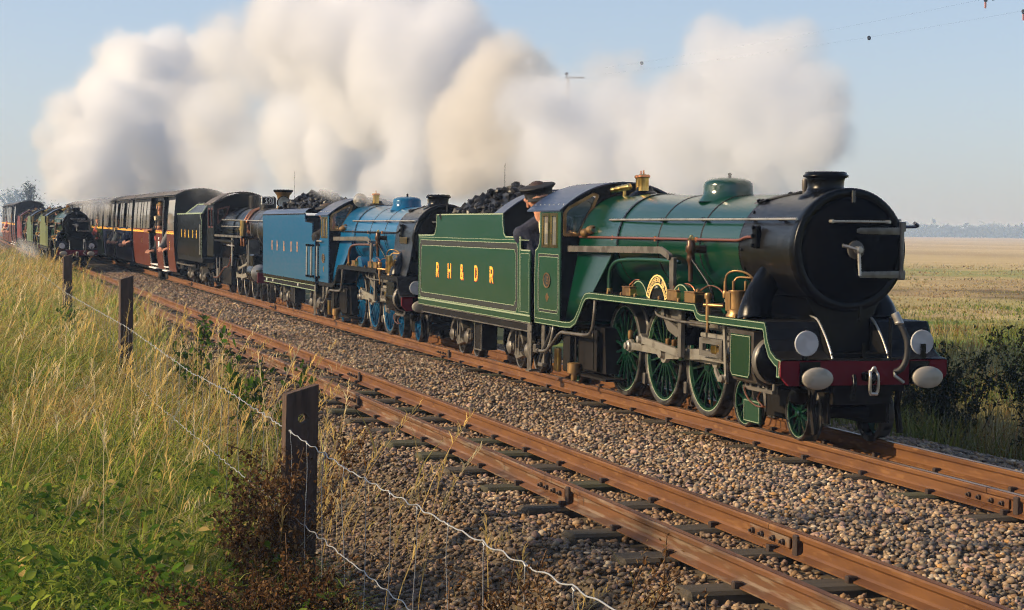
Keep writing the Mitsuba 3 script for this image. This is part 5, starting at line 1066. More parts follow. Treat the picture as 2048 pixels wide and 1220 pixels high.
# ------------------------------------------------------------------ shingle
def stones(n, xr, yr, rr, form, seed, dens=None):
    g = np.random.default_rng(seed); x = g.uniform(*xr, n); y = g.uniform(*yr, n)
    if dens is not None: k = g.random(n) < dens(x, y); x, y = x[k], y[k]
    dx, dz = bend(y); x = x+dx; n = len(x); u = x-dx
    inr = np.minimum(np.abs(np.abs(u-XA)-.2), np.abs(np.abs(u-XB)-.2)) < .05
    k = ~(inr & (g.random(n) < .8)); x, y, u = x[k], y[k], u[k]; n = len(x)
    inA, inB = np.abs(u-XA) < .2, np.abs(u-XB) < .2
    if form: q = trimesh.creation.icosphere(subdivisions=0); V, F = np.array(q.vertices), np.array(q.faces)
    else: V = np.array([[1, 0, 0], [-1, 0, 0], [0, 1, 0], [0, -1, 0], [0, 0, 1], [0, 0, -1.]]); F = np.array([[0, 2, 4], [2, 1, 4], [1, 3, 4], [3, 0, 4], [2, 0, 5], [1, 2, 5], [3, 1, 5], [0, 3, 5]])
    r = g.uniform(rr[0], rr[1], n)*(1+.35*(g.random(n) < .05)); S = np.stack([r*g.uniform(.8, 1.5, n), r*g.uniform(.7, 1.1, n), r*g.uniform(.45, .85, n)], 1)
    W = V[None]*(1+g.uniform(-.22, .22, (n, len(V), 1)))*S[:, None]
    a = g.uniform(0, 6.28, n); b = g.normal(0, .45, n); ca, sa, cb, sb_ = np.cos(a), np.sin(a), np.cos(b), np.sin(b)
    W = np.stack([W[..., 0], W[..., 1]*cb[:, None]-W[..., 2]*sb_[:, None], W[..., 1]*sb_[:, None]+W[..., 2]*cb[:, None]], -1)
    W = np.stack([W[..., 0]*ca[:, None]-W[..., 1]*sa[:, None], W[..., 0]*sa[:, None]+W[..., 1]*ca[:, None], W[..., 2]], -1)
    z = zg(x, y)+S[:, 2]*.35+g.uniform(0, .02, n)+.03*(meshkit.fbm(np.stack([x*3, y*3, x*0], -1), 2)-.5)
    low = np.minimum(np.abs(u-XA), np.abs(u-XB)) < .46; z = np.where(low, np.minimum(z, bend(y)[1]-.078-S[:, 2]*.35), z)
    W = W+np.stack([x, y, z], 1)[:, None]
    pal = np.array([[.20, .155, .13], [.27, .20, .14], [.34, .25, .16], [.16, .10, .055], [.09, .08, .07], [.25, .17, .15], [.42, .36, .28], [.30, .17, .065], [.19, .165, .13], [.055, .045, .035]])
    pr = np.array([.16, .15, .12, .1, .12, .13, .05, .05, .09, .05]); c = pal[g.choice(len(pal), n, p=pr/pr.sum())]*g.uniform(.55, 1.2, (n, 1))
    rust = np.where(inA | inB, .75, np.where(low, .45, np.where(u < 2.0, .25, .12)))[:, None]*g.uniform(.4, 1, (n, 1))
    c = c*np.array([1.05, 1.01, .92])*(.68+.75*meshkit.fbm(np.stack([x*1.7, y*.9, x*0+2], -1), 3))[:, None]*np.where(u < 2.15, .62, 1.)[:, None]; c = c*(1-rust)+rust*np.array([[.20, .11, .04]])*g.uniform(.6, 1.3, (n, 1))  # stones on the fence side darkened: shade of verge weeds put into their colour
    f = (F[None]+np.arange(n)[:, None, None]*len(V)).reshape(-1, 3)
    return W.reshape(-1, 3), f, np.repeat(c, len(V), 0)
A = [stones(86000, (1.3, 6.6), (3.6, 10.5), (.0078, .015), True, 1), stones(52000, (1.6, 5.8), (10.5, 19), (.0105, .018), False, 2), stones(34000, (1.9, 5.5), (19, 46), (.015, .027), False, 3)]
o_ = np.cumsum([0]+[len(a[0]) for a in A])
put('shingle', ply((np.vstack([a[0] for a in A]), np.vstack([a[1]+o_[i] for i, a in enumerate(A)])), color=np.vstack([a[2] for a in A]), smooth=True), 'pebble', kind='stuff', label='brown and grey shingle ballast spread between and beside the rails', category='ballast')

# ------------------------------------------------------------------ grass and weeds
def blades(p, h, w, az, lean, c0, c1, g, seg=4, droop=0., tip=.08, prof=None):
    n = len(p); t = np.linspace(0, 1, seg+1); d = np.stack([np.cos(az), np.sin(az), az*0], 1)
    sa = az+np.pi/2+g.normal(0, .9, n); sv = np.stack([np.cos(sa), np.sin(sa), az*0], 1)
    C = p[:, None]+d[:, None]*(lean*h)[:, None, None]*(t**1.8)[None, :, None]
    C[..., 2] += h[:, None]*(t-.5*lean[:, None]**2*t**2*.6)-(droop*h)[:, None]*(t**4) if np.ndim(droop) else h[:, None]*(t-.3*lean[:, None]**2*t**2)
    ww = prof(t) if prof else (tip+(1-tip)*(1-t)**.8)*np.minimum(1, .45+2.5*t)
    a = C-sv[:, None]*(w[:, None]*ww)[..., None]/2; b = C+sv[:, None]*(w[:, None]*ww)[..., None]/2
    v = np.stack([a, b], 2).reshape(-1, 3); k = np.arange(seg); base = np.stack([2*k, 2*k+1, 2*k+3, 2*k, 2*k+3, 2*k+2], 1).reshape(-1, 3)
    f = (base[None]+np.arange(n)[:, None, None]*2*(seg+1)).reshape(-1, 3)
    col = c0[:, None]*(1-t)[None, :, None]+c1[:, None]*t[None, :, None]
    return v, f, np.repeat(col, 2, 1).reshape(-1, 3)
def merge(L):
    o = np.cumsum([0]+[len(a[0]) for a in L]); return np.vstack([a[0] for a in L]), np.vstack([a[1]+o[i] for i, a in enumerate(L)]), np.clip(np.vstack([a[2] for a in L]), 0, 1)
GREEN, LIME, STRAW, RUST, PALE = (np.array(c) for c in ((.09, .175, .02), (.34, .42, .06), (.62, .45, .16), (.42, .18, .035), (.74, .62, .36)))
def grass(n, xr, yr, hfun, wid, seed, green=.5, keep=None, lean=(.15, .7), lift=0.):
    g = np.random.default_rng(seed); x, y = g.uniform(*xr, n), g.uniform(*yr, n)
    if keep is not None: k = g.random(n) < keep(x, y); x, y = x[k], y[k]; n = len(x)
    q = meshkit.fbm(np.stack([x*1.6, y*1.1, x*0+seed], -1), 3); q2 = meshkit.fbm(np.stack([x*4.5, y*3.5, x*0+seed+5], -1), 2)
    h = hfun(x, y)*g.uniform(.45, 1.15, n)*(.7+.6*q2); gr = np.clip(green+(q-.5)*3.+g.normal(0, .25, n), 0, 1)
    s = g.random(n); cg = np.where((s < .38)[:, None], GREEN, LIME)*g.uniform(.7, 1.3, (n, 1)); cs = np.where((s < .16)[:, None], RUST, np.where((s < .7)[:, None], STRAW, PALE))*g.uniform(.7, 1.2, (n, 1))
    c = cg*gr[:, None]+cs*(1-gr[:, None])
    az = g.normal(.3, 1.3, n)+np.where(g.random(n) < .3, np.pi, 0); le = g.uniform(*lean, n)+np.where(g.random(n) < .3, g.uniform(.3, 1.1, n), 0)
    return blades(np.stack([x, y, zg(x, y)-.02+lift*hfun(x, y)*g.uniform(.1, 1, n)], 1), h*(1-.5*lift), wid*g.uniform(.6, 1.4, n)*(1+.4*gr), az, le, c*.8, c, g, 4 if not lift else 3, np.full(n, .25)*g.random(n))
hl = lambda x, y: np.interp(y, [5, 8, 12, 16, 60], [.26, .33, .45, .60, .7])*np.interp(x, [.9, 1.5, 2.0], [1, .85, .4])
G = [grass(26000, (-.9, 1.30), (4.6, 9.6), hl, .0095, 21, .84, None, (.2, 1.1)), grass(24000, (-.7, 1.45), (9.2, 16.5), hl, .0095, 22, .70, None, (.2, 1.0)), grass(15000, (-.4, 1.7), (16, 31), hl, .013, 23, .48), grass(14000, (-.6, 1.75), (30, 66), hl, .022, 24, .38),
     grass(7000, (-.8, 1.25), (5, 9.5), lambda x, y: .30+0*x, .020, 44, .95, lambda x, y: meshkit.fbm(np.stack([x*3, y*2.4, x*0], -1), 2) > .56, (.4, 1.5)), grass(5000, (-.7, 1.35), (8.5, 16), lambda x, y: .42+0*x, .016, 45, .9, lambda x, y: meshkit.fbm(np.stack([x*2.6, y*1.8, x*0+4], -1), 2) > .58, (.3, 1.2)),
     grass(5200, (1.45, 2.12), (8.2, 20), lambda x, y: .36+0*x, .007, 25, .35, lambda x, y: np.clip((2.1-x)/.5, 0, 1)*np.clip((y-7)/5, .12, 1)), grass(5500, (1.5, 2.1), (20, 50), lambda x, y: .45+0*x, .013, 26, .3),
     grass(15000, (-.9, 1.35), (4.8, 10.5), hl, .0055, 41, .70, None, (.9, 2.2), .8), grass(15000, (-.7, 1.5), (10, 18), hl, .007, 42, .55, None, (.9, 2.2), .8), grass(9000, (-.4, 1.7), (18, 34), hl, .010, 43, .42, None, (.8, 2.0), .8),
     grass(220, (1.4, 2.2), (3.8, 9), lambda x, y: .12+0*x, .004, 27, .05)]
def stalks(n, xr, yr, hfun, seed, keep=None):
    g = np.random.default_rng(seed); x, y = g.uniform(*xr, n), g.uniform(*yr, n); h = hfun(x, y)*g.uniform(.7, 1.2, n); az = g.normal(.2, .9, n); le = np.abs(g.normal(.35, .3, n)); z = zg(x, y)
    c = np.where((g.random(n) < .3)[:, None], PALE, STRAW)*g.uniform(.75, 1.25, (n, 1)); p = np.stack([x, y, z], 1); L = [blades(p, h, np.full(n, .0035)*(1+y/25), az, le, c*.7, c, g, 5, 0., .6)]
    d = np.stack([np.cos(az), np.sin(az)], 1)
    for k in range(9):   # the seed head: short flakes round the top of the stem
        t = .78+.025*k; q = p.copy(); q[:, :2] += d*(le*h*t**1.8)[:, None]; q[:, 2] += h*(t-.3*le**2*t**2)
        L.append(blades(q, np.full(n, .05)*(1-.05*k)*(1+y/60), np.full(n, .008)*(1+y/40), az+g.normal(0, 1.4, n), np.full(n, .55), c*.9, c*1.15, g, 2, 0., .1))
    return merge(L)
G += [stalks(190, (.2, 1.75), (7., 16), lambda x, y: .55+.015*y, 31), stalks(230, (.2, 1.8), (16, 40), lambda x, y: .78+0*x, 32), stalks(12, (1.35, 1.8), (5., 8.5), lambda x, y: .5+0*x, 33)]
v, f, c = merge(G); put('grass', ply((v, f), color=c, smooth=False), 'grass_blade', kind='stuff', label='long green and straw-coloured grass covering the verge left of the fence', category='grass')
def leaves(p, size, g, cols, up=.6):
    "cupped leaves: six triangles each"
    n = len(p); a = g.uniform(0, 6.28, n); tl = g.normal(0, 1., n)*(1-up)+.25; d = np.stack([np.cos(a)*np.cos(tl), np.sin(a)*np.cos(tl), np.sin(tl)], 1)
    s = np.stack([-np.sin(a), np.cos(a), g.normal(0, .5, n)], 1); s /= np.linalg.norm(s, axis=1, keepdims=True); w = np.cross(d, s)
    q = lambda u, vv, k=0: p+d*(u*size)[:, None]+s*(vv*size)[:, None]+w*(k*size)[:, None]
    V = np.stack([q(-.5, 0), q(-.15, .28, .06), q(.2, .24, .05), q(.5, 0, -.05), q(.2, -.24, .05), q(-.15, -.28, .06), q(.05, 0, -.02)], 1).reshape(-1, 3)
    F = np.array([[0, 1, 6], [1, 2, 6], [2, 3, 6], [3, 4, 6], [4, 5, 6], [5, 0, 6]]); f = (F[None]+np.arange(n)[:, None, None]*7).reshape(-1, 3)
    return V, f, np.repeat(cols, 7, 0)
g = np.random.default_rng(50); n = 7500; x, y = g.uniform(-.8, 1.22, n), g.uniform(4.8, 9.5, n); k = meshkit.fbm(np.stack([x*2.2, y*1.6, x*0+3], -1), 3) > .45+.03*(y-6); x, y = x[k], y[k]; n = len(x)
cols = np.where((g.random(n) < .6)[:, None], GREEN, LIME*.85)*g.uniform(.6, 1.25, (n, 1)); cols = np.where((g.random(n) < .05)[:, None], STRAW, cols)
v, f, c = leaves(np.stack([x, y, zg(x, y)+g.uniform(.08, .33, n)], 1), g.uniform(.025, .07, n), g, cols)
put('leafy_ground_cover', ply((v, f), color=c, smooth=True), 'grass_blade', kind='stuff', label='broad green leaves low among the grass in the near left corner', category='ground cover')
def stems_mesh(P, seed, r0, col):
    pass
def weed(key, label, cat, base, stems, flakes, size, cols, seed, spread=(.16, .16), h=.7, scol=(.09, .05, .025), low=.05, group=None, r=.0035, up=.2):
    "a plant: a handful of stems with leaf or seed flakes along them"
    g = np.random.default_rng(seed); m = M(); pts = []
    for k in range(stems):
        b = np.array(base)+[g.normal(0, spread[0]*.35), g.normal(0, spread[1]*.35), -.03]; hh = h*g.uniform(.55, 1.05); l = g.normal(0, spread[0], 2)
        q = smoothpath([b, b+[l[0]*.3, l[1]*.3, hh*.4], b+[l[0]*.7, l[1]*.7, hh*.75], b+[l[0]*1.1, l[1]*1.1, hh]], 4); m.tube(q, np.linspace(r, r*.4, len(q)), 5, False)
        t = g.uniform(low, 1, flakes)*(len(q)-1); i = t.astype(int).clip(0, len(q)-2); pts.append(q[i]+(q[i+1]-q[i])*(t-i)[:, None]+g.normal(0, .022+.25*size, (flakes, 3)))
        for j in range(3):
            s0 = q[g.integers(len(q)//3, len(q)-1)]; e = s0+[g.normal(0, .09), g.normal(0, .09), g.uniform(.05, .15)]; m.tube([s0, (s0+e)/2+[0, 0, .01], e], r*.5, 4, False); pts.append(s0+(e-s0)*g.random((flakes//4, 1))+g.normal(0, .015, (flakes//4, 3)))
    K = thing(key, label, cat, group); v, f = m.get(); put(K+'__stem', ply((v, f), color=np.tile([scol], (len(v), 1)), smooth=True), 'stem_matte')
    p = np.vstack(pts); n = len(p); cc = np.array(cols)[g.integers(len(cols), size=n)]*g.uniform(.6, 1.3, (n, 1)); v, f, c = leaves(p, size*g.uniform(.5, 1.4, n), g, cc, up)
    K2 = put(K+'__foliage', ply((v, f), color=np.clip(c, 0, 1), smooth=False), 'grass_blade', kind='stuff'); return K
DEAD = [(.10, .048, .019), (.17, .085, .032), (.055, .03, .014), (.28, .17, .08)]
def gb(x, y): return (x, y, float(zg(x, y)))
weed('dead_dock_plant', 'dead brown dock plant against the nearest fence post', 'plant', gb(1.10, 7.0), 15, 240, .019, DEAD, 61, (.11, .26), .70)
weed('dead_dock_plant', 'low dead brown dock plant below the nearest fence post at the bottom edge', 'plant', gb(1.04, 6.1), 18, 240, .018, DEAD, 62, (.16, .24), .46)
weed('dead_dock_plant', 'dead brown dock plant under the top wire right of the nearest post', 'plant', gb(1.30, 4.5), 9, 190, .014, DEAD, 63, (.06, .14), .72)
weed('dead_dock_plant', 'tangle of dead brown weed hiding the wire at the bottom centre', 'plant', gb(1.38, 3.95), 13, 200, .012, DEAD+[(.28, .17, .07)], 64, (.13, .16), .74)
weed('dead_dock_plant', 'low dead brown plant at the bottom edge below the lower wire', 'plant', gb(1.18, 5.0), 16, 200, .014, DEAD, 69, (.16, .2), .40)
weed('dead_dock_plant', 'rightmost dead weed at the bottom edge in front of the rusty rail', 'plant', gb(1.44, 3.5), 11, 170, .011, DEAD+[(.28, .17, .07)], 65, (.12, .14), .68)
BR = [(.06, .13, .015), (.10, .17, .02), (.04, .08, .012)]
weed('bramble_shoot', 'green bramble shoot standing in front of the near rail', 'plant', gb(1.78, 11.6), 5, 40, .05, BR, 66, (.16, .2), .78, (.06, .05, .02))
weed('bramble_shoot', 'second green bramble shoot further along the near rail', 'plant', gb(1.72, 14.2), 4, 36, .055, BR, 67, (.16, .2), .7, (.06, .05, .02))
weed('bramble_shoot', 'small bramble shoot among grass left of the third fence post', 'plant', gb(1.0, 19.2), 3, 30, .05, BR, 68, (.10, .15), .85, (.05, .03, .02))
SH = [(.018, .028, .008), (.03, .04, .012), (.045, .045, .018)]
for (x, y, h_, sp, sd_, lb) in ((6.55, 11.3, .80, .30, 71, 'dark shrub beside the locomotive front at the right edge'), (7.05, 10.9, .95, .30, 72, 'tallest dark shrub at the right edge of the photo'), (6.9, 12.4, .72, .35, 73, 'dark shrub between the white disc and the tallest shrub'), (6.25, 9.6, .55, .3, 74, 'low dark weeds at the foot of the shrubs by the far rail'), (7.9, 12.3, .9, .3, 75, 'dark shrub standing behind the tallest shrub')):
    weed('roadside_shrub', lb, 'shrub', gb(x, y), 18, 110, .030, SH, sd_, (sp*.6, sp*.6), h_, (.025, .02, .012), low=.15)
g = np.random.default_rng(80)
def wedge(n, q0, q1, a0, a1, hf, wd, seed, green, dull=1.):
    gg = np.random.default_rng(seed); q = gg.uniform(q0, q1, n); a = PSI+gg.uniform(a0, a1, n); x, y = q*np.sin(a), q*np.cos(a); s = gg.random(n)
    gr = np.clip(green+(meshkit.fbm(np.stack([x*.7, y*.7, x*0+seed], -1), 3)-.5)*2.4, 0, 1)[:, None]
    c = (np.where((s < .5)[:, None], GREEN*1.1, LIME)*gr+np.where((s < .4)[:, None], STRAW, np.where((s < .7)[:, None], PALE*.8, RUST*.7))*(1-gr))*gg.uniform(.7, 1.2, (n, 1))*dull
    return blades(np.stack([x, y, zg(x, y)-.02], 1), hf*gg.uniform(.4, 1.2, n), wd*gg.uniform(.6, 1.4, n), gg.uniform(0, 6.28, n), gg.uniform(.1, .8, n), c*.8, c, gg, 3, 0.)
F_ = [wedge(6500, 11.2, 19, .15, .36, .26, .012, 81, .35, .55), wedge(6500, 18, 30, .15, .34, .20, .018, 82, .4, .7), wedge(9000, 28, 40, .14, .32, .09, .022, 83, .75, .8), wedge(8000, 38, 60, .14, .32, .07, .03, 84, .15, .8), wedge(5000, 60, 100, .14, .31, .08, .05, 85, .1, .8)]
v, f, c = merge(F_); put('field_grass', ply((v, f), color=c, smooth=False), 'grass_blade', kind='stuff', label='rough grass and pale stubble in the field behind the locomotive', category='grass')

g = np.random.default_rng(95); y = np.concatenate([g.uniform(-14, 170, 9000), np.repeat(g.uniform(-10, 165, 26), 260)]); k = len(y)-9000
x = np.concatenate([g.normal(-15, .9, 9000), np.repeat(g.normal(-16, 1., 26), 260)+g.normal(0, 1.1, k)]); y[9000:] += g.normal(0, 1.2, k); z = np.concatenate([g.uniform(-.4, 2.7, 9000), np.abs(g.normal(3.4, 1.6, k))])
cc = np.array([(.03, .05, .012), (.05, .07, .018), (.04, .045, .015)])[g.integers(3, size=len(x))]*g.uniform(.6, 1.3, (len(x), 1)); v, f, c = leaves(np.stack([x, y, z], 1), g.uniform(.35, .9, len(x)), g, cc, .3)
put('field_hedge', ply((v, f), color=c, smooth=False), 'grass_blade', kind='stuff', label='tall dark hedge left of the verge, seen only as reflections in the glossy engine sides', category='hedge')

# ------------------------------------------------------------------ the fence
FX = 1.30
def fpost(label, x, y, w, d, zt, rot, lean=0., hole=False, zb=-.65):
    pl = sbox(-w/2, zb, w/2, zt)
    if hole: pl = pl.difference(Point(.005, zt-.115).buffer(.021, 10))
    m = M().prism(pl, 'y', -d/2, d/2); v, f = m.get(); v = v+np.stack([.006*(meshkit.noise(v*[8, 8, 4]+3*i)-.5) for i in range(3)], 1); v[:, 0] += lean*(v[:, 2]-zb)
    v[:, 2] += np.where(v[:, 2] > zt-.02, .02*np.sin(v[:, 0]*18), 0); q = M(); q.add(v, f)
    K = put('fence_post', q, 'post_wood', T4().translate([x, y, 0]).rotate([0, 0, 1], rot)); labels[K] = {'label': label, 'category': 'fence post', 'group': 'wooden posts of the wire fence'}; return K
fpost('nearest fence post, dark wood with a round hole near its top', FX-.015, 7.28, .135, .05, .405, 9, .012, True)
fpost('second fence post from the camera, dark and split, in long grass', FX, 15.43, .105, .07, .623, 8, .0)
fpost('third fence post from the camera, in front of the far green locomotive', FX, 24.08, .11, .08, .66, 7, .0)
fpost('leaning dark stake at the left edge among the grass', .19, 10.2, .045, .05, .73, 0, -.09)
WK = thing('wire_fence', 'galvanised stock wire fence with wavy strands running along the verge', 'fence')
ST = np.concatenate([5.09-.35*np.arange(1, 7)[::-1], 5.09+.35*np.arange(0, 70)])
g = np.random.default_rng(90)
for name_, pts in (('top', [(1.5, .335), (3.44, .298), (4.4, .27), (6.06, .238), (7.4, .245), (9, .25), (10.4, .225), (14.6, .255), (23.4, .21), (33, .26)]), ('mid', [(1.5, .02), (3.6, -.02), (5.15, -.05), (7.4, -.085), (9, -.105), (12.6, -.135), (15, -.12), (24, -.10), (33, -.05)]), ('low', [(1.5, -.32), (5, -.36), (9.7, -.40), (15, -.38), (33, -.3)])):
    q = np.array(pts); y = np.arange(1.5, 33, .025 if name_ == 'top' else .03); z = np.interp(y, q[:, 0], q[:, 1]); k = np.abs((y[:, None]-ST[None]+.175) % .35-.175).min(1)
    z = z+.0035*np.sin(y*36)+.005*np.exp(-(k/.022)**2)*np.sign(np.sin(y*9)); x = FX-.055+.003*np.cos(y*31)
    m = M().tube(np.stack([x, y, z], 1), .0021, 5, False); put(WK+'__strand', m, 'fence_wire')
for s in ST[ST < 24]:
    zt = float(np.interp(s, [1.5, 3.44, 4.4, 6.06, 7.4, 9, 10.4, 14.6, 23.4], [.335, .298, .27, .238, .245, .25, .225, .255, .21])); x = FX-.055
    q = [(x, s, zt+.004), (x-.004, s-.006, zt-.02), (x+g.normal(0, .006), s+.01, zt-.10), (x+g.normal(0, .004), s+.012, zt-.33), (x+g.normal(0, .008), s+.02, zt-.52), (x, s+.015, zt-.66)]
    put(WK+'__stay', M().tube(smoothpath(q, 3), .0014, 4, False).tube([(x, s-.005, zt-.004), (x-.004, s, zt+.003), (x, s+.005, zt-.003)], .003, 4, False), 'fence_wire')

# ------------------------------------------------------------------ trees, houses and wires far off
LEAF = [(.05, .075, .02), (.075, .09, .025), (.04, .06, .02)]
def tree(label, pos, h, w, seed, n=520, leaf=.34, cols=LEAF, bare=0.):
    g = np.random.default_rng(seed); K = thing('tree', label, 'tree'); b = np.array(pos, float); m = M()
    m.tube(smoothpath([b-[0, 0, .2], b+[g.normal(0, .02)*h, 0, h*.3], b+[g.normal(0, .03)*h, 0, h*.6], b+[0, 0, h*.92]], 3), np.linspace(.045*h*.6, .006*h, 10), 6)
    cl = []
    for k in range(9):
        z = g.uniform(.25, .8); a = g.uniform(0, 6.28); e = b+[math.cos(a)*w*.36*g.uniform(.4, 1), math.sin(a)*w*.36*g.uniform(.4, 1), h*(z+g.uniform(.05, .2))]
        s0 = b+[0, 0, h*z*.8]; m.tube([s0, (s0+e)/2+[0, 0, h*.02], e], [.014*h, .009*h, .004*h], 5); cl.append(e); cl.append((s0+e*2)/3)
    cl += [b+[0, 0, h*.9], b+[0, 0, h*.75]]; cl = np.array(cl); v, f = m.get(); put(K+'__trunk', ply((v, f), color=np.tile([(.05, .04, .03)], (len(v), 1)), smooth=True), 'stem_matte')
    i = g.integers(len(cl), size=n); p = cl[i]+g.normal(0, 1, (n, 3))*[w*.12, w*.12, h*.075]; cc = np.array(cols)[g.integers(len(cols), size=n)]*g.uniform(.6, 1.3, (n, 1))
    v, f, c = leaves(p, leaf*h*.16*g.uniform(.6, 1.4, n), g, cc, .2); put(K+'__crown', ply((v, f), color=c, smooth=False), 'grass_blade', kind='stuff'); return K
def pol(q, u):  # a spot q metres off at the bearing u (tangent from the view axis)
    a = PSI+math.atan(u); return q*math.sin(a), q*math.cos(a)
x, y = pol(150, -.2605); tree('lone dark bush-like tree above the far coaches at the left', (x, y, -.4), 4.7, 1.9, 101, 1500, .20, [(.03, .04, .02), (.05, .055, .03)])
HZ = [(-.2705, 420, 9, 'tall hazy tree at the far left edge'), (-.2665, 400, 8.5, 'hazy tree second from the left edge'), (-.262, 470, 7, 'low hazy tree behind the lone dark one'), (-.25, 430, 6, 'hazy tree just left of the white smoke column'), (-.228, 300, 5.2, 'hazy tree half hidden by smoke above the far locomotive'), (-.214, 330, 5, 'hazy tree in smoke above the red coach'), (-.20, 320, 4.6, 'hazy tree in smoke above the green coach'), (-.186, 350, 4.6, 'hazy tree in smoke above the navy coach')]
for i, (u, q, h_, lb) in enumerate(HZ): x, y = pol(q, u); tree(lb, (x, y, -.44), h_, h_*.95, 110+i, 420, .42)
pos_ = ['just right of the locomotive smokebox', 'second from the smokebox', 'third from the smokebox', 'left of the first white house', 'behind the first white house', 'right of the first white house', 'in the middle of the visible skyline', 'just past the middle of the skyline', 'left of the second white house', 'over the second white house', 'right of the second white house', 'third from the right edge', 'second from the right edge', 'at the right edge of the photo']
uu = np.linspace(.212, .278, 14); g = np.random.default_rng(130)
for i, u in enumerate(uu):
    q = g.uniform(760, 1100); h_ = g.uniform(.0042, .0068)*q*1.25; x, y = pol(q, u+g.normal(0, .0012)); tree('far hazy tree on the horizon '+pos_[i], (x, y, -.44), h_, h_*g.uniform(1.3, 2.2), 140+i, 360, .5)
v_ = []
for i in range(130):
    u = g.uniform(.15, .31); q = g.uniform(900, 1150); x, y = pol(q, u); v_.append((x, y, -.44, q*.0042*g.uniform(.5, 1.3)))
v_ = np.array(v_); p = np.repeat(v_[:, :3], 60, 0); hh = np.repeat(v_[:, 3], 60); p = p+g.normal(0, 1, p.shape)*np.stack([hh*1.6, hh*1.6, hh*.28], 1); p[:, 2] += hh*.6; cc = np.array(LEAF)[g.integers(3, size=len(p))]
v, f, c = leaves(p, hh*.75, g, cc, .3); put('hedgerow', ply((v, f), color=c, smooth=False), 'grass_blade', kind='stuff', label='long low hazy hedgerow along the horizon right of the locomotive', category='hedge')
def house(label, q, u, w, d, h, rot):
    x, y = pol(q, u); K = thing('house', label, 'house'); t = T4().translate([x, y, -.4]).rotate([0, 0, 1], rot); W = M().prism([(-w/2, 0), (w/2, 0), (w/2, h), (0, h+w*.38), (-w/2, h)], 'y', -d/2, d/2)
    put(K+'__wall', W, 'house_white', t); put(K+'__roof', M().prism([(-w/2-.3, h-.2), (0, h+w*.38+.05), (w/2+.3, h-.2), (w/2+.3, h), (0, h+w*.38+.3), (-w/2-.3, h)], 'y', -d/2-.3, d/2+.3), 'house_roof', t)
    for s in (-.25, .25): put(K+'__window', M().box(w*s-.5, w*s+.5, -d/2-.03, -d/2, h*.45, h*.8), 'black_satin', t)
house('small white house on the horizon nearest the locomotive smokebox', 1180, .2295, 3, 4, 2.6, 20); house('brightest small white house in the middle of the horizon', 1150, .2415, 3.4, 4, 3.2, -10); house('small white house on the horizon near the right edge', 1180, .2735, 3.4, 5, 2.8, 35)
def cpt(r, q, z): return np.array([0, 0, 0.])+f0*q+r0*r+np.array([0, 0, z])
PK = thing('power_pole', 'wooden power pole rising behind the smoke with a crossarm at its top', 'power pole')
pp = cpt(3.45, 119.5, 0); put(PK+'__pole', M().cyl(pp+[0, 0, -.6], pp+[0, 0, 10.9], .15, .10, 10), 'post_wood'); put(PK+'__crossarm', M().cyl(pp+[-.2, 0, 10.85], pp+[1.0, -.3, 10.85], .06, n=6), 'insulator')
put(PK+'__insulator', M().lathe([(.03, 10.85), (.04, 10.98), (.11, 11.02), (.12, 11.1), (.08, 11.16), (0, 11.2)], (pp[0]-.1, pp[1], 0), (0, 0, 1), 10), 'insulator')
ends = (cpt(3.45, 119.5, 11.15), cpt(30., 62., 12.3)), (cpt(4.0, 119.5, 10.9), cpt(31.5, 62., 11.5))
W_ = []
for i, (a, b) in enumerate(ends):
    t = np.linspace(0, 1, 40); L = a+(b-a)*t[:, None]; L[:, 2] -= .5*4*t*(1-t); W_.append((t, L))
    K = put('overhead_cable', M().tube(L, .0022, 4), 'insulator'); labels[K] = {'label': ('upper' if i == 0 else 'lower')+' thin overhead cable crossing the sky at top right', 'category': 'cable', 'group': 'overhead cables'}
def marker(label, i, t, tag):
    p = np.array([np.interp(t, W_[i][0], W_[i][1][:, k]) for k in range(3)]); K = thing('bird_diverter', label, 'cable marker', 'dark markers on the overhead cables')
    put(K+'__disc', M().lathe([(0, .05), (.08, .045), (.11, .02), (.11, -.03), (.07, -.06), (0, -.065)], p+[0, 0, -.04], (.3, -1, .2), 12).box(p[0]-.02, p[0]+.02, p[1]-.02, p[1]+.02, p[2]-.06, p[2]+.04, .006), 'insulator')
    if tag: put(K+'__tag', M().box(p[0]-.05, p[0]+.05, p[1]-.01, p[1]+.01, p[2]-.42, p[2]-.14, .008).cyl(p+[0, 0, -.15], p, .01, n=5), 'tag_orange')
marker('lone dark marker on the lower cable above the smoke edge', 1, .488, False); marker('left one of two dark markers close together at top right, with an orange tag', 0, .651, True); marker('right one of two dark markers close together at top right', 0, .659, False); marker('dark marker with orange tag at the right edge', 1, .663, True); marker('small dark marker between two lobes of smoke', 0, .155, False)

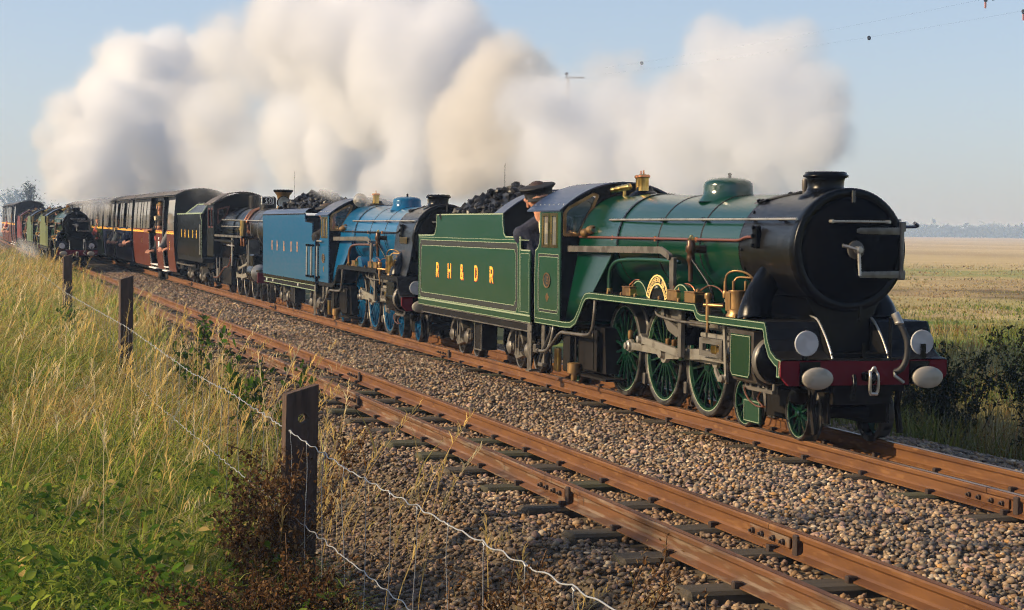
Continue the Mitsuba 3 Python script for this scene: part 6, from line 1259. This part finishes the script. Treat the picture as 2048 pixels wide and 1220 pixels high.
# ------------------------------------------------------------------ smoke, and the air
PUFF_FRONT = [(4.53, 9.30, 1.55, 0.15, 0.9), (4.61, 9.72, 1.74, 0.26, 0.9), (4.72, 10.04, 2.01, 0.21, 0.65), (4.71, 10.37, 2.13, 0.21, 0.9), (4.68, 10.60, 1.90, 0.31, 0.9), (4.64, 11.07, 2.28, 0.19, 0.9), (4.65, 11.16, 2.03, 0.26, 0.9), (4.71, 11.47, 1.72, 0.33, 0.9), (4.59, 9.94, 1.47, 0.22, 0.9), (4.68, 10.80, 1.44, 0.22, 0.9), (4.72, 12.13, 1.72, 0.28, 0.8), (4.77, 12.54, 1.49, 0.27, 0.9), (4.75, 13.23, 1.81, 0.34, 0.9), (4.81, 13.78, 2.27, 0.26, 0.6), (4.77, 13.88, 1.57, 0.32, 0.9), (4.74, 14.57, 1.98, 0.37, 0.9), (4.79, 14.98, 1.60, 0.34, 0.9), (4.76, 15.46, 2.18, 0.35, 0.6), (4.71, 13.03, 2.02, 0.22, 0.75), (4.68, 11.93, 1.99, 0.21, 0.6), (4.59, 9.60, 1.35, 0.11, 0.9), (4.58, 10.05, 1.30, 0.15, 0.9), (4.79, 14.31, 1.42, 0.24, 0.9), (4.82, 13.41, 1.42, 0.23, 0.9), (4.81, 11.86, 1.35, 0.17, 0.9), (4.79, 11.22, 1.62, 0.29, 0.9), (4.76, 10.67, 1.66, 0.28, 0.9), (4.73, 14.81, 2.47, 0.17, 0.3), (4.64, 9.27, 1.70, 0.12, 0.6), (4.70, 9.59, 1.89, 0.16, 0.65), (4.74, 12.57, 1.85, 0.29, 0.6), (4.79, 14.32, 1.70, 0.33, 0.9), (4.70, 9.94, 2.15, 0.16, 0.9), (4.71, 10.82, 2.13, 0.22, 0.9), (4.62, 9.60, 1.55, 0.20, 0.9), (4.75, 12.00, 1.51, 0.24, 0.9), (4.77, 9.78, 1.55, 0.12, 0.77), (4.87, 10.07, 1.65, 0.07, 0.77), (4.60, 9.84, 1.81, 0.15, 0.77), (4.68, 9.85, 1.84, 0.17, 0.77), (5.14, 11.25, 2.16, 0.16, 0.55), (4.47, 9.88, 2.01, 0.14, 0.55), (5.18, 11.37, 2.25, 0.15, 0.77), (4.48, 9.88, 2.07, 0.13, 0.77), (4.40, 9.90, 1.96, 0.21, 0.77), (4.28, 9.93, 1.84, 0.23, 0.77), (4.99, 11.91, 2.36, 0.14, 0.77), (4.69, 11.16, 2.18, 0.09, 0.77), (4.77, 11.40, 2.12, 0.16, 0.77), (4.18, 10.35, 1.95, 0.14, 0.77), (4.90, 11.65, 1.75, 0.28, 0.77), (4.27, 10.64, 1.65, 0.22, 0.77), (4.43, 9.87, 1.52, 0.13, 0.77), (4.65, 9.81, 1.58, 0.16, 0.77), (4.83, 11.69, 1.51, 0.12, 0.77), (4.37, 9.93, 1.44, 0.14, 0.77), (4.59, 11.30, 1.73, 0.18, 0.68), (4.59, 11.83, 1.73, 0.18, 0.68), (5.07, 13.47, 1.39, 0.14, 0.77), (5.09, 13.14, 1.55, 0.16, 0.77), (4.49, 12.29, 1.92, 0.15, 0.77), (4.47, 13.38, 1.85, 0.21, 0.77), (5.23, 14.16, 2.40, 0.18, 0.51), (5.22, 14.78, 2.38, 0.21, 0.51), (5.06, 14.48, 1.73, 0.15, 0.77), (4.89, 14.70, 1.56, 0.21, 0.77), (4.78, 14.59, 1.97, 0.29, 0.77), (4.32, 14.33, 2.12, 0.19, 0.77), (4.98, 15.13, 1.85, 0.28, 0.77), (4.86, 14.81, 1.58, 0.28, 0.77), (5.03, 15.57, 2.20, 0.23, 0.51), (4.66, 15.68, 2.04, 0.22, 0.51), (4.57, 12.88, 2.06, 0.11, 0.64), (4.97, 13.78, 1.99, 0.13, 0.64), (5.10, 13.09, 2.13, 0.16, 0.51), (4.22, 10.84, 1.92, 0.10, 0.51), (4.76, 9.77, 1.39, 0.09, 0.77), (4.73, 9.99, 1.29, 0.08, 0.77), (4.68, 10.37, 1.41, 0.10, 0.77), (4.49, 9.85, 1.34, 0.07, 0.77), (4.46, 13.36, 1.49, 0.17, 0.77), (4.76, 14.38, 1.39, 0.20, 0.77), (4.35, 12.25, 1.33, 0.10, 0.77), (4.88, 13.57, 1.31, 0.12, 0.77), (4.94, 12.31, 1.46, 0.09, 0.77), (4.83, 11.96, 1.32, 0.14, 0.77), (4.58, 10.44, 1.63, 0.19, 0.77), (5.38, 12.29, 1.61, 0.25, 0.77), (4.73, 10.19, 1.76, 0.16, 0.77), (4.44, 10.26, 1.63, 0.21, 0.77), (4.78, 15.52, 2.51, 0.09, 0.26), (4.84, 15.16, 2.56, 0.12, 0.26), (4.82, 9.77, 1.82, 0.09, 0.51), (4.92, 9.79, 1.79, 0.08, 0.51), (4.73, 9.80, 1.89, 0.08, 0.55), (5.24, 10.64, 1.84, 0.12, 0.55), (4.87, 12.96, 1.88, 0.19, 0.51), (4.98, 12.94, 1.89, 0.15, 0.51), (4.99, 14.37, 1.71, 0.20, 0.77), (4.19, 13.38, 2.04, 0.19, 0.77), (4.66, 9.83, 2.21, 0.09, 0.77), (4.67, 9.83, 2.13, 0.08, 0.77), (4.58, 10.33, 2.04, 0.12, 0.77), (4.69, 10.65, 2.18, 0.11, 0.77), (4.70, 9.80, 1.56, 0.15, 0.77), (4.95, 9.98, 1.61, 0.16, 0.77), (4.71, 12.71, 1.50, 0.17, 0.77), (4.87, 12.64, 1.56, 0.17, 0.77)]
PUFF_BROWN = [(4.37, 16.99, 1.49, 0.13, 0.9), (4.49, 17.17, 1.64, 0.22, 0.9), (4.64, 17.45, 1.87, 0.34, 0.9), (4.77, 17.31, 2.01, 0.39, 0.9), (4.88, 17.19, 2.29, 0.41, 0.9), (5.01, 16.92, 1.85, 0.29, 0.9), (5.08, 17.35, 2.60, 0.39, 0.9), (4.83, 16.96, 1.57, 0.24, 0.9), (4.53, 16.94, 1.47, 0.21, 0.9), (5.03, 16.80, 1.52, 0.24, 0.9), (5.07, 16.81, 2.13, 0.28, 0.6), (4.58, 17.39, 1.64, 0.11, 0.77), (4.66, 17.77, 2.13, 0.29, 0.77), (4.96, 17.37, 1.91, 0.24, 0.77), (4.89, 17.37, 2.34, 0.31, 0.77), (4.99, 16.61, 1.85, 0.17, 0.77), (5.36, 17.30, 2.53, 0.24, 0.77), (4.81, 17.32, 1.58, 0.19, 0.77), (4.61, 17.33, 1.49, 0.16, 0.77), (5.10, 17.13, 1.61, 0.19, 0.77), (5.09, 16.59, 1.95, 0.14, 0.51)]
PUFF_BLUE = [(4.60, 17.79, 2.08, 0.40, 0.9), (4.77, 18.28, 2.56, 0.56, 0.9), (4.54, 19.07, 2.45, 0.58, 0.9), (4.52, 18.53, 1.91, 0.41, 0.9), (4.45, 19.64, 2.87, 0.59, 0.9), (4.31, 20.54, 3.33, 0.62, 0.9), (4.01, 21.36, 3.52, 0.52, 0.9), (4.24, 20.74, 2.78, 0.62, 0.9), (3.99, 21.88, 3.10, 0.59, 0.9), (4.61, 19.39, 3.12, 0.54, 0.9), (4.46, 20.13, 2.30, 0.50, 0.9), (4.23, 21.25, 2.30, 0.46, 0.9), (4.82, 18.49, 2.99, 0.46, 0.9), (3.81, 22.99, 3.50, 0.50, 0.6), (3.77, 23.50, 3.04, 0.51, 0.6), (4.43, 18.55, 1.60, 0.31, 0.9), (4.35, 19.61, 1.46, 0.27, 0.9), (4.37, 20.28, 2.64, 0.56, 0.9), (4.23, 21.22, 1.78, 0.41, 0.9), (3.87, 21.94, 3.75, 0.54, 0.9), (4.44, 20.09, 3.56, 0.50, 0.9), (5.17, 18.57, 2.49, 0.47, 0.8), (5.28, 18.21, 2.17, 0.36, 0.8), (4.92, 18.21, 2.05, 0.36, 0.8), (4.62, 18.51, 2.11, 0.36, 0.9), (4.64, 18.40, 2.08, 0.31, 0.77), (4.83, 18.33, 1.78, 0.31, 0.77), (4.54, 18.45, 2.49, 0.32, 0.77), (5.48, 19.63, 2.90, 0.29, 0.77), (4.53, 18.74, 2.31, 0.31, 0.77), (4.26, 18.54, 2.71, 0.37, 0.77), (4.67, 18.39, 2.06, 0.26, 0.77), (4.55, 18.42, 1.94, 0.27, 0.77), (4.31, 19.35, 2.85, 0.39, 0.77), (4.33, 18.51, 2.35, 0.29, 0.77), (3.71, 19.86, 3.14, 0.49, 0.77), (4.53, 20.45, 3.16, 0.40, 0.77), (3.98, 21.69, 3.69, 0.31, 0.77), (4.27, 22.49, 3.82, 0.35, 0.77), (4.32, 21.38, 3.13, 0.48, 0.77), (4.41, 20.06, 2.48, 0.45, 0.77), (4.35, 23.09, 3.25, 0.32, 0.77), (3.48, 20.95, 3.32, 0.47, 0.77), (4.72, 19.59, 2.93, 0.45, 0.77), (4.80, 19.97, 3.10, 0.43, 0.77), (4.45, 19.88, 2.53, 0.31, 0.77), (4.67, 20.62, 2.72, 0.30, 0.77), (4.23, 19.89, 2.29, 0.33, 0.77), (4.72, 21.00, 2.33, 0.39, 0.77), (5.03, 19.17, 3.38, 0.32, 0.77), (4.88, 19.82, 2.91, 0.33, 0.77), (3.73, 23.18, 3.60, 0.35, 0.51), (3.49, 22.13, 3.46, 0.26, 0.51), (3.88, 24.25, 2.92, 0.33, 0.51), (3.61, 23.45, 3.23, 0.39, 0.51), (4.73, 18.91, 1.71, 0.23, 0.77), (4.49, 19.29, 1.54, 0.19, 0.77), (4.34, 19.63, 1.58, 0.20, 0.77), (4.69, 20.59, 1.59, 0.17, 0.77), (4.22, 18.87, 2.76, 0.38, 0.77), (4.43, 20.43, 2.41, 0.38, 0.77), (4.05, 21.04, 1.95, 0.27, 0.77), (4.06, 21.05, 1.67, 0.23, 0.77), (3.69, 22.26, 4.04, 0.32, 0.77), (3.68, 21.26, 3.61, 0.31, 0.77), (4.17, 18.81, 3.05, 0.34, 0.77), (4.42, 21.14, 3.96, 0.32, 0.77), (4.94, 18.52, 2.74, 0.35, 0.68), (4.53, 18.44, 2.37, 0.24, 0.68), (5.31, 18.94, 2.25, 0.18, 0.68), (5.66, 18.67, 2.08, 0.17, 0.68), (4.73, 18.70, 2.13, 0.22, 0.68), (5.00, 18.60, 2.24, 0.24, 0.68), (4.80, 18.34, 1.84, 0.20, 0.77), (4.81, 19.31, 2.25, 0.23, 0.77)]
PUFF_REAR = [(4.40, 25.76, 1.65, 0.14, 0.9), (4.52, 25.94, 1.82, 0.32, 0.9), (4.44, 26.29, 2.15, 0.36, 0.9), (4.73, 26.32, 2.30, 0.50, 0.9), (4.75, 26.85, 2.76, 0.51, 0.9), (4.97, 26.02, 1.94, 0.43, 0.9), (5.12, 27.26, 2.65, 0.59, 0.9), (5.25, 25.63, 1.93, 0.42, 0.9), (5.38, 26.65, 2.40, 0.58, 0.9), (5.65, 25.50, 1.87, 0.42, 0.9), (5.73, 26.54, 2.26, 0.51, 0.9), (6.12, 25.36, 1.80, 0.42, 0.9), (4.40, 26.95, 2.46, 0.33, 0.9), (4.64, 32.14, 3.41, 0.86, 0.48), (4.66, 30.06, 3.75, 0.73, 0.48), (4.71, 35.23, 2.87, 1.04, 0.48), (4.70, 33.11, 2.15, 0.80, 0.48), (4.72, 38.33, 2.30, 0.92, 0.48), (4.66, 29.98, 1.93, 0.49, 0.48), (4.70, 33.10, 1.97, 0.45, 0.48), (4.79, 37.26, 2.07, 0.50, 0.48), (4.47, 32.22, 4.10, 0.78, 0.48), (4.65, 31.04, 2.33, 0.67, 0.48), (4.72, 38.39, 3.64, 0.92, 0.48), (2.66, 46.03, 1.75, 0.27, 0.9), (2.50, 46.30, 2.07, 0.43, 0.9), (2.32, 47.42, 2.65, 0.50, 0.9), (2.85, 47.26, 2.54, 0.75, 0.9), (2.43, 48.46, 3.32, 0.51, 0.9), (3.28, 48.20, 3.21, 0.89, 0.9), (2.85, 49.41, 4.02, 0.71, 0.9), (4.05, 50.09, 3.97, 1.06, 0.9), (3.62, 51.30, 4.70, 0.74, 0.9), (4.62, 52.06, 5.05, 0.96, 0.9), (5.52, 52.82, 4.58, 1.12, 0.9), (5.35, 53.96, 5.79, 0.86, 0.9), (6.43, 54.66, 5.31, 1.02, 0.9), (4.31, 49.97, 2.91, 1.06, 0.9), (5.41, 51.75, 3.41, 1.24, 0.9), (6.44, 53.56, 4.09, 1.15, 0.9), (3.77, 48.01, 2.07, 0.76, 0.9), (4.81, 49.79, 2.12, 0.79, 0.9), (5.82, 50.54, 2.29, 0.95, 0.48), (6.85, 50.24, 2.44, 0.81, 0.48), (7.25, 56.55, 6.23, 0.91, 0.9), (4.30, 53.22, 5.69, 0.84, 0.9), (2.06, 48.57, 3.32, 0.38, 0.9), (2.26, 47.41, 1.91, 0.37, 0.9), (3.09, 47.15, 1.67, 0.50, 0.9), (1.63, 48.57, 0.42, 0.25, 0.9), (1.80, 47.47, 0.29, 0.17, 0.9), (1.51, 50.70, 0.50, 0.21, 0.9), (4.45, 26.38, 1.75, 0.16, 0.77), (4.66, 26.89, 1.94, 0.27, 0.77), (4.37, 26.42, 2.12, 0.27, 0.77), (4.47, 26.40, 2.34, 0.23, 0.77), (4.28, 26.45, 2.28, 0.25, 0.77), (4.64, 26.35, 2.37, 0.42, 0.77), (4.54, 26.39, 2.71, 0.32, 0.77), (4.69, 26.35, 2.76, 0.38, 0.77), (5.00, 28.00, 1.91, 0.28, 0.77), (5.23, 27.01, 2.09, 0.36, 0.77), (5.55, 28.84, 2.69, 0.43, 0.77), (5.23, 26.17, 2.36, 0.46, 0.77), (5.94, 28.03, 2.04, 0.36, 0.77), (5.18, 26.78, 2.19, 0.31, 0.77), (5.19, 26.18, 2.31, 0.40, 0.77), (5.59, 27.81, 2.52, 0.45, 0.77), (5.84, 25.97, 1.81, 0.32, 0.77), (5.62, 26.04, 1.89, 0.23, 0.77), (6.49, 28.81, 2.28, 0.31, 0.77), (5.41, 26.13, 2.56, 0.31, 0.77), (6.61, 27.11, 2.16, 0.23, 0.77), (6.57, 28.00, 2.29, 0.26, 0.77), (4.77, 28.82, 2.65, 0.18, 0.77), (4.06, 27.36, 2.49, 0.15, 0.77), (5.53, 33.52, 3.12, 0.51, 0.41), (4.89, 31.79, 3.58, 0.60, 0.41), (5.42, 30.69, 3.88, 0.56, 0.41), (5.28, 31.12, 3.87, 0.56, 0.41), (4.79, 36.55, 3.02, 0.90, 0.41), (4.01, 35.26, 3.23, 0.58, 0.41), (4.02, 32.08, 1.78, 0.44, 0.41), (4.26, 31.18, 1.77, 0.42, 0.41), (4.52, 39.91, 2.67, 0.51, 0.41), (4.99, 38.29, 2.21, 0.63, 0.41), (4.19, 27.40, 1.69, 0.34, 0.41), (4.43, 26.93, 1.45, 0.35, 0.41), (4.37, 30.51, 1.64, 0.31, 0.41), (4.68, 32.81, 1.88, 0.28, 0.41), (4.40, 36.69, 1.92, 0.23, 0.41), (5.19, 39.98, 2.02, 0.36, 0.41), (4.23, 32.74, 4.25, 0.46, 0.41), (4.51, 32.53, 4.36, 0.61, 0.41), (4.54, 29.00, 2.65, 0.41, 0.41), (5.43, 31.08, 2.09, 0.34, 0.41), (5.43, 37.38, 3.68, 0.51, 0.41), (4.61, 35.94, 3.25, 0.58, 0.41), (2.59, 45.76, 2.50, 0.24, 0.77), (2.03, 44.64, 2.44, 0.38, 0.77), (3.24, 49.79, 2.73, 0.50, 0.77), (2.62, 47.48, 2.64, 0.48, 0.77), (1.89, 47.69, 3.03, 0.25, 0.77), (2.97, 50.23, 3.41, 0.26, 0.77), (2.95, 50.64, 3.49, 0.42, 0.77), (3.42, 48.23, 3.75, 0.64, 0.77), (2.60, 46.67, 3.88, 0.38, 0.77), (2.29, 48.67, 3.97, 0.45, 0.77), (4.56, 48.87, 3.62, 0.48, 0.77), (4.15, 51.66, 4.09, 0.67, 0.77), (3.40, 50.17, 4.64, 0.59, 0.77), (4.32, 50.70, 4.70, 0.37, 0.77), (5.04, 53.29, 5.60, 0.50, 0.77), (4.84, 53.22, 5.10, 0.83, 0.77), (5.29, 50.33, 4.64, 0.53, 0.77), (5.44, 55.48, 5.00, 0.55, 0.77), (5.84, 53.58, 6.31, 0.58, 0.77), (5.39, 57.07, 5.86, 0.65, 0.77), (6.46, 56.46, 6.07, 0.65, 0.77), (6.53, 54.31, 4.64, 0.57, 0.77), (4.18, 52.79, 3.42, 0.67, 0.77), (3.96, 49.40, 3.71, 0.66, 0.77), (5.77, 53.24, 3.43, 0.61, 0.77), (5.88, 49.91, 3.14, 0.93, 0.77), (5.89, 55.37, 4.24, 0.67, 0.77), (5.57, 51.82, 3.25, 0.78, 0.77), (3.12, 46.93, 2.12, 0.56, 0.77), (3.83, 48.49, 2.28, 0.47, 0.77), (4.85, 50.33, 1.82, 0.56, 0.77), (4.92, 52.71, 2.46, 0.41, 0.77), (5.95, 53.58, 2.37, 0.53, 0.41), (5.93, 53.36, 3.19, 0.84, 0.41), (7.07, 51.44, 2.53, 0.57, 0.41), (6.74, 47.35, 2.19, 0.35, 0.41), (7.36, 55.47, 6.34, 0.47, 0.77), (7.76, 55.98, 6.12, 0.74, 0.77), (4.51, 51.57, 5.75, 0.37, 0.77), (4.37, 50.65, 5.64, 0.57, 0.77)]
def lattice(shape, cell, seed, octs=4):
    from scipy.ndimage import map_coordinates
    g = np.random.default_rng(seed); out = np.zeros(shape); amp = .5; tot = 0
    for o in range(octs):
        n = [max(2, int(s/(cell/2**o))+3) for s in shape]; a = g.random(n)
        ix = [np.linspace(0, n[k]-2.001, shape[k]) for k in range(3)]
        out += amp*map_coordinates(a, np.meshgrid(*ix, indexing='ij'), order=1); tot += amp; amp *= .55
    return out/tot
def smoke(key, puffs, y0, y1, res, sigma, albedo, label, seed, soft=.05, veil=.06):
    p = np.array(puffs); lo = (p[:, :3]-p[:, 3:4]*1.35).min(0); hi = (p[:, :3]+p[:, 3:4]*1.35).max(0); lo[1] = max(lo[1], y0); hi[1] = min(hi[1], y1); n = np.ceil((hi-lo)/res).astype(int); hi = lo+n*res
    ax = [lo[k]+(np.arange(n[k])+.5)*res for k in range(3)]; D = np.zeros(n)
    for x, y, z, r, k_ in p:
        R = r*1.35; s = [slice(max(0, int((c-R-lo[k])/res)), min(n[k], int((c+R-lo[k])/res)+1)) for k, c in enumerate((x, y, z))]
        q = np.meshgrid(*[ax[k][s[k]]-c for k, c in enumerate((x, y, z))], indexing='ij'); d = np.sqrt(q[0]**2+q[1]**2+q[2]**2)/R
        D[tuple(s)] = 1-(1-D[tuple(s)])*(1-k_*np.clip(1-d, 0, 1)**.9)
    med = np.median(p[:, 3]); c = med*.8/res; wx, wy, wz = (lattice(tuple(n), c*1.2, seed+7+k, 2)-.5 for k in range(3))
    from scipy.ndimage import map_coordinates
    N = sum(a*np.abs(2*lattice(tuple(n), c*f, seed+o, 1)-1) for o, (a, f) in enumerate(((.42, 1.), (.27, .5), (.17, .26), (.11, .14), (.07, .075))))/1.04
    I = np.meshgrid(*[np.arange(k, dtype=float) for k in n], indexing='ij'); w = c*.45
    N = map_coordinates(N, [I[0]+wx*w, I[1]+wy*w, I[2]+wz*w], order=1, mode='nearest'); N2 = lattice(tuple(n), med*2.0/res, seed+31, 3)
    e = D*1.28-soft-N*1.12
    D = (np.clip(e/.38, 0, 1)**1.1*(.35+1.2*np.clip(N2*1.7-.35, 0, 1))+veil*np.clip(D*1.6-.15, 0, 1)*np.clip(N2*2-.6+N, 0, 1))
    for k in range(3):   # fade to nothing before the faces of the box
        e = np.clip(np.minimum(np.arange(n[k]), n[k]-1-np.arange(n[k]))/4, 0, 1); sh = [1, 1, 1]; sh[k] = n[k]; D = D*e.reshape(sh)
    t = T4().translate(lo.tolist()).scale((hi-lo).tolist())
    scene[key+'_air'] = {'type': 'heterogeneous', 'albedo': rgb(albedo), 'scale': float(sigma), 'sigma_t': {'type': 'gridvolume', 'grid': mi.VolumeGrid(np.ascontiguousarray(D.transpose(2, 1, 0)[..., None]).astype(np.float32)), 'to_world': t, 'filter_type': 'trilinear', 'use_grid_bbox': False}, 'phase': {'type': 'hg', 'g': .25}}
    scene[key] = {'type': 'cube', 'to_world': T4().translate(((lo+hi)/2).tolist()).scale(((hi-lo)/2).tolist()), 'bsdf': {'type': 'null'}, 'interior': ref(key+'_air'), 'exterior': ref('haze_air')}
    labels[key] = {'kind': 'stuff', 'label': label, 'category': 'smoke'}
smoke('smoke', PUFF_FRONT, 8.3, 16.3, .024, 3.9, (.905, .93, .975), 'grey-white smoke trailing back from the leading green locomotive', 301, .0, .22)
smoke('smoke_001', PUFF_BROWN, 16.35, 17.98, .03, 4.2, (.888, .882, .877), 'brownish grey smoke rising straight above the blue locomotive chimney', 304, .0, .12)
smoke('smoke_002', PUFF_BLUE, 18.0, 24.9, .036, 3.6, (.905, .925, .965), 'tall billowing white smoke bank above the blue tender', 302, .02, .2)
smoke('smoke_003', PUFF_REAR, 24.95, 70, .085, 1.8, (.94, .955, .98), 'white smoke and steam over the rear locomotives and the far train', 303, .04, .16)
scene['haze'] = {'type': 'cube', 'to_world': T4().translate([0, 1000, 6]).scale([2600, 1600, 8]), 'bsdf': {'type': 'null'}, 'interior': ref('haze_air')}
labels['haze'] = {'kind': 'stuff', 'label': 'thin autumn haze over the flat field', 'category': 'haze'}
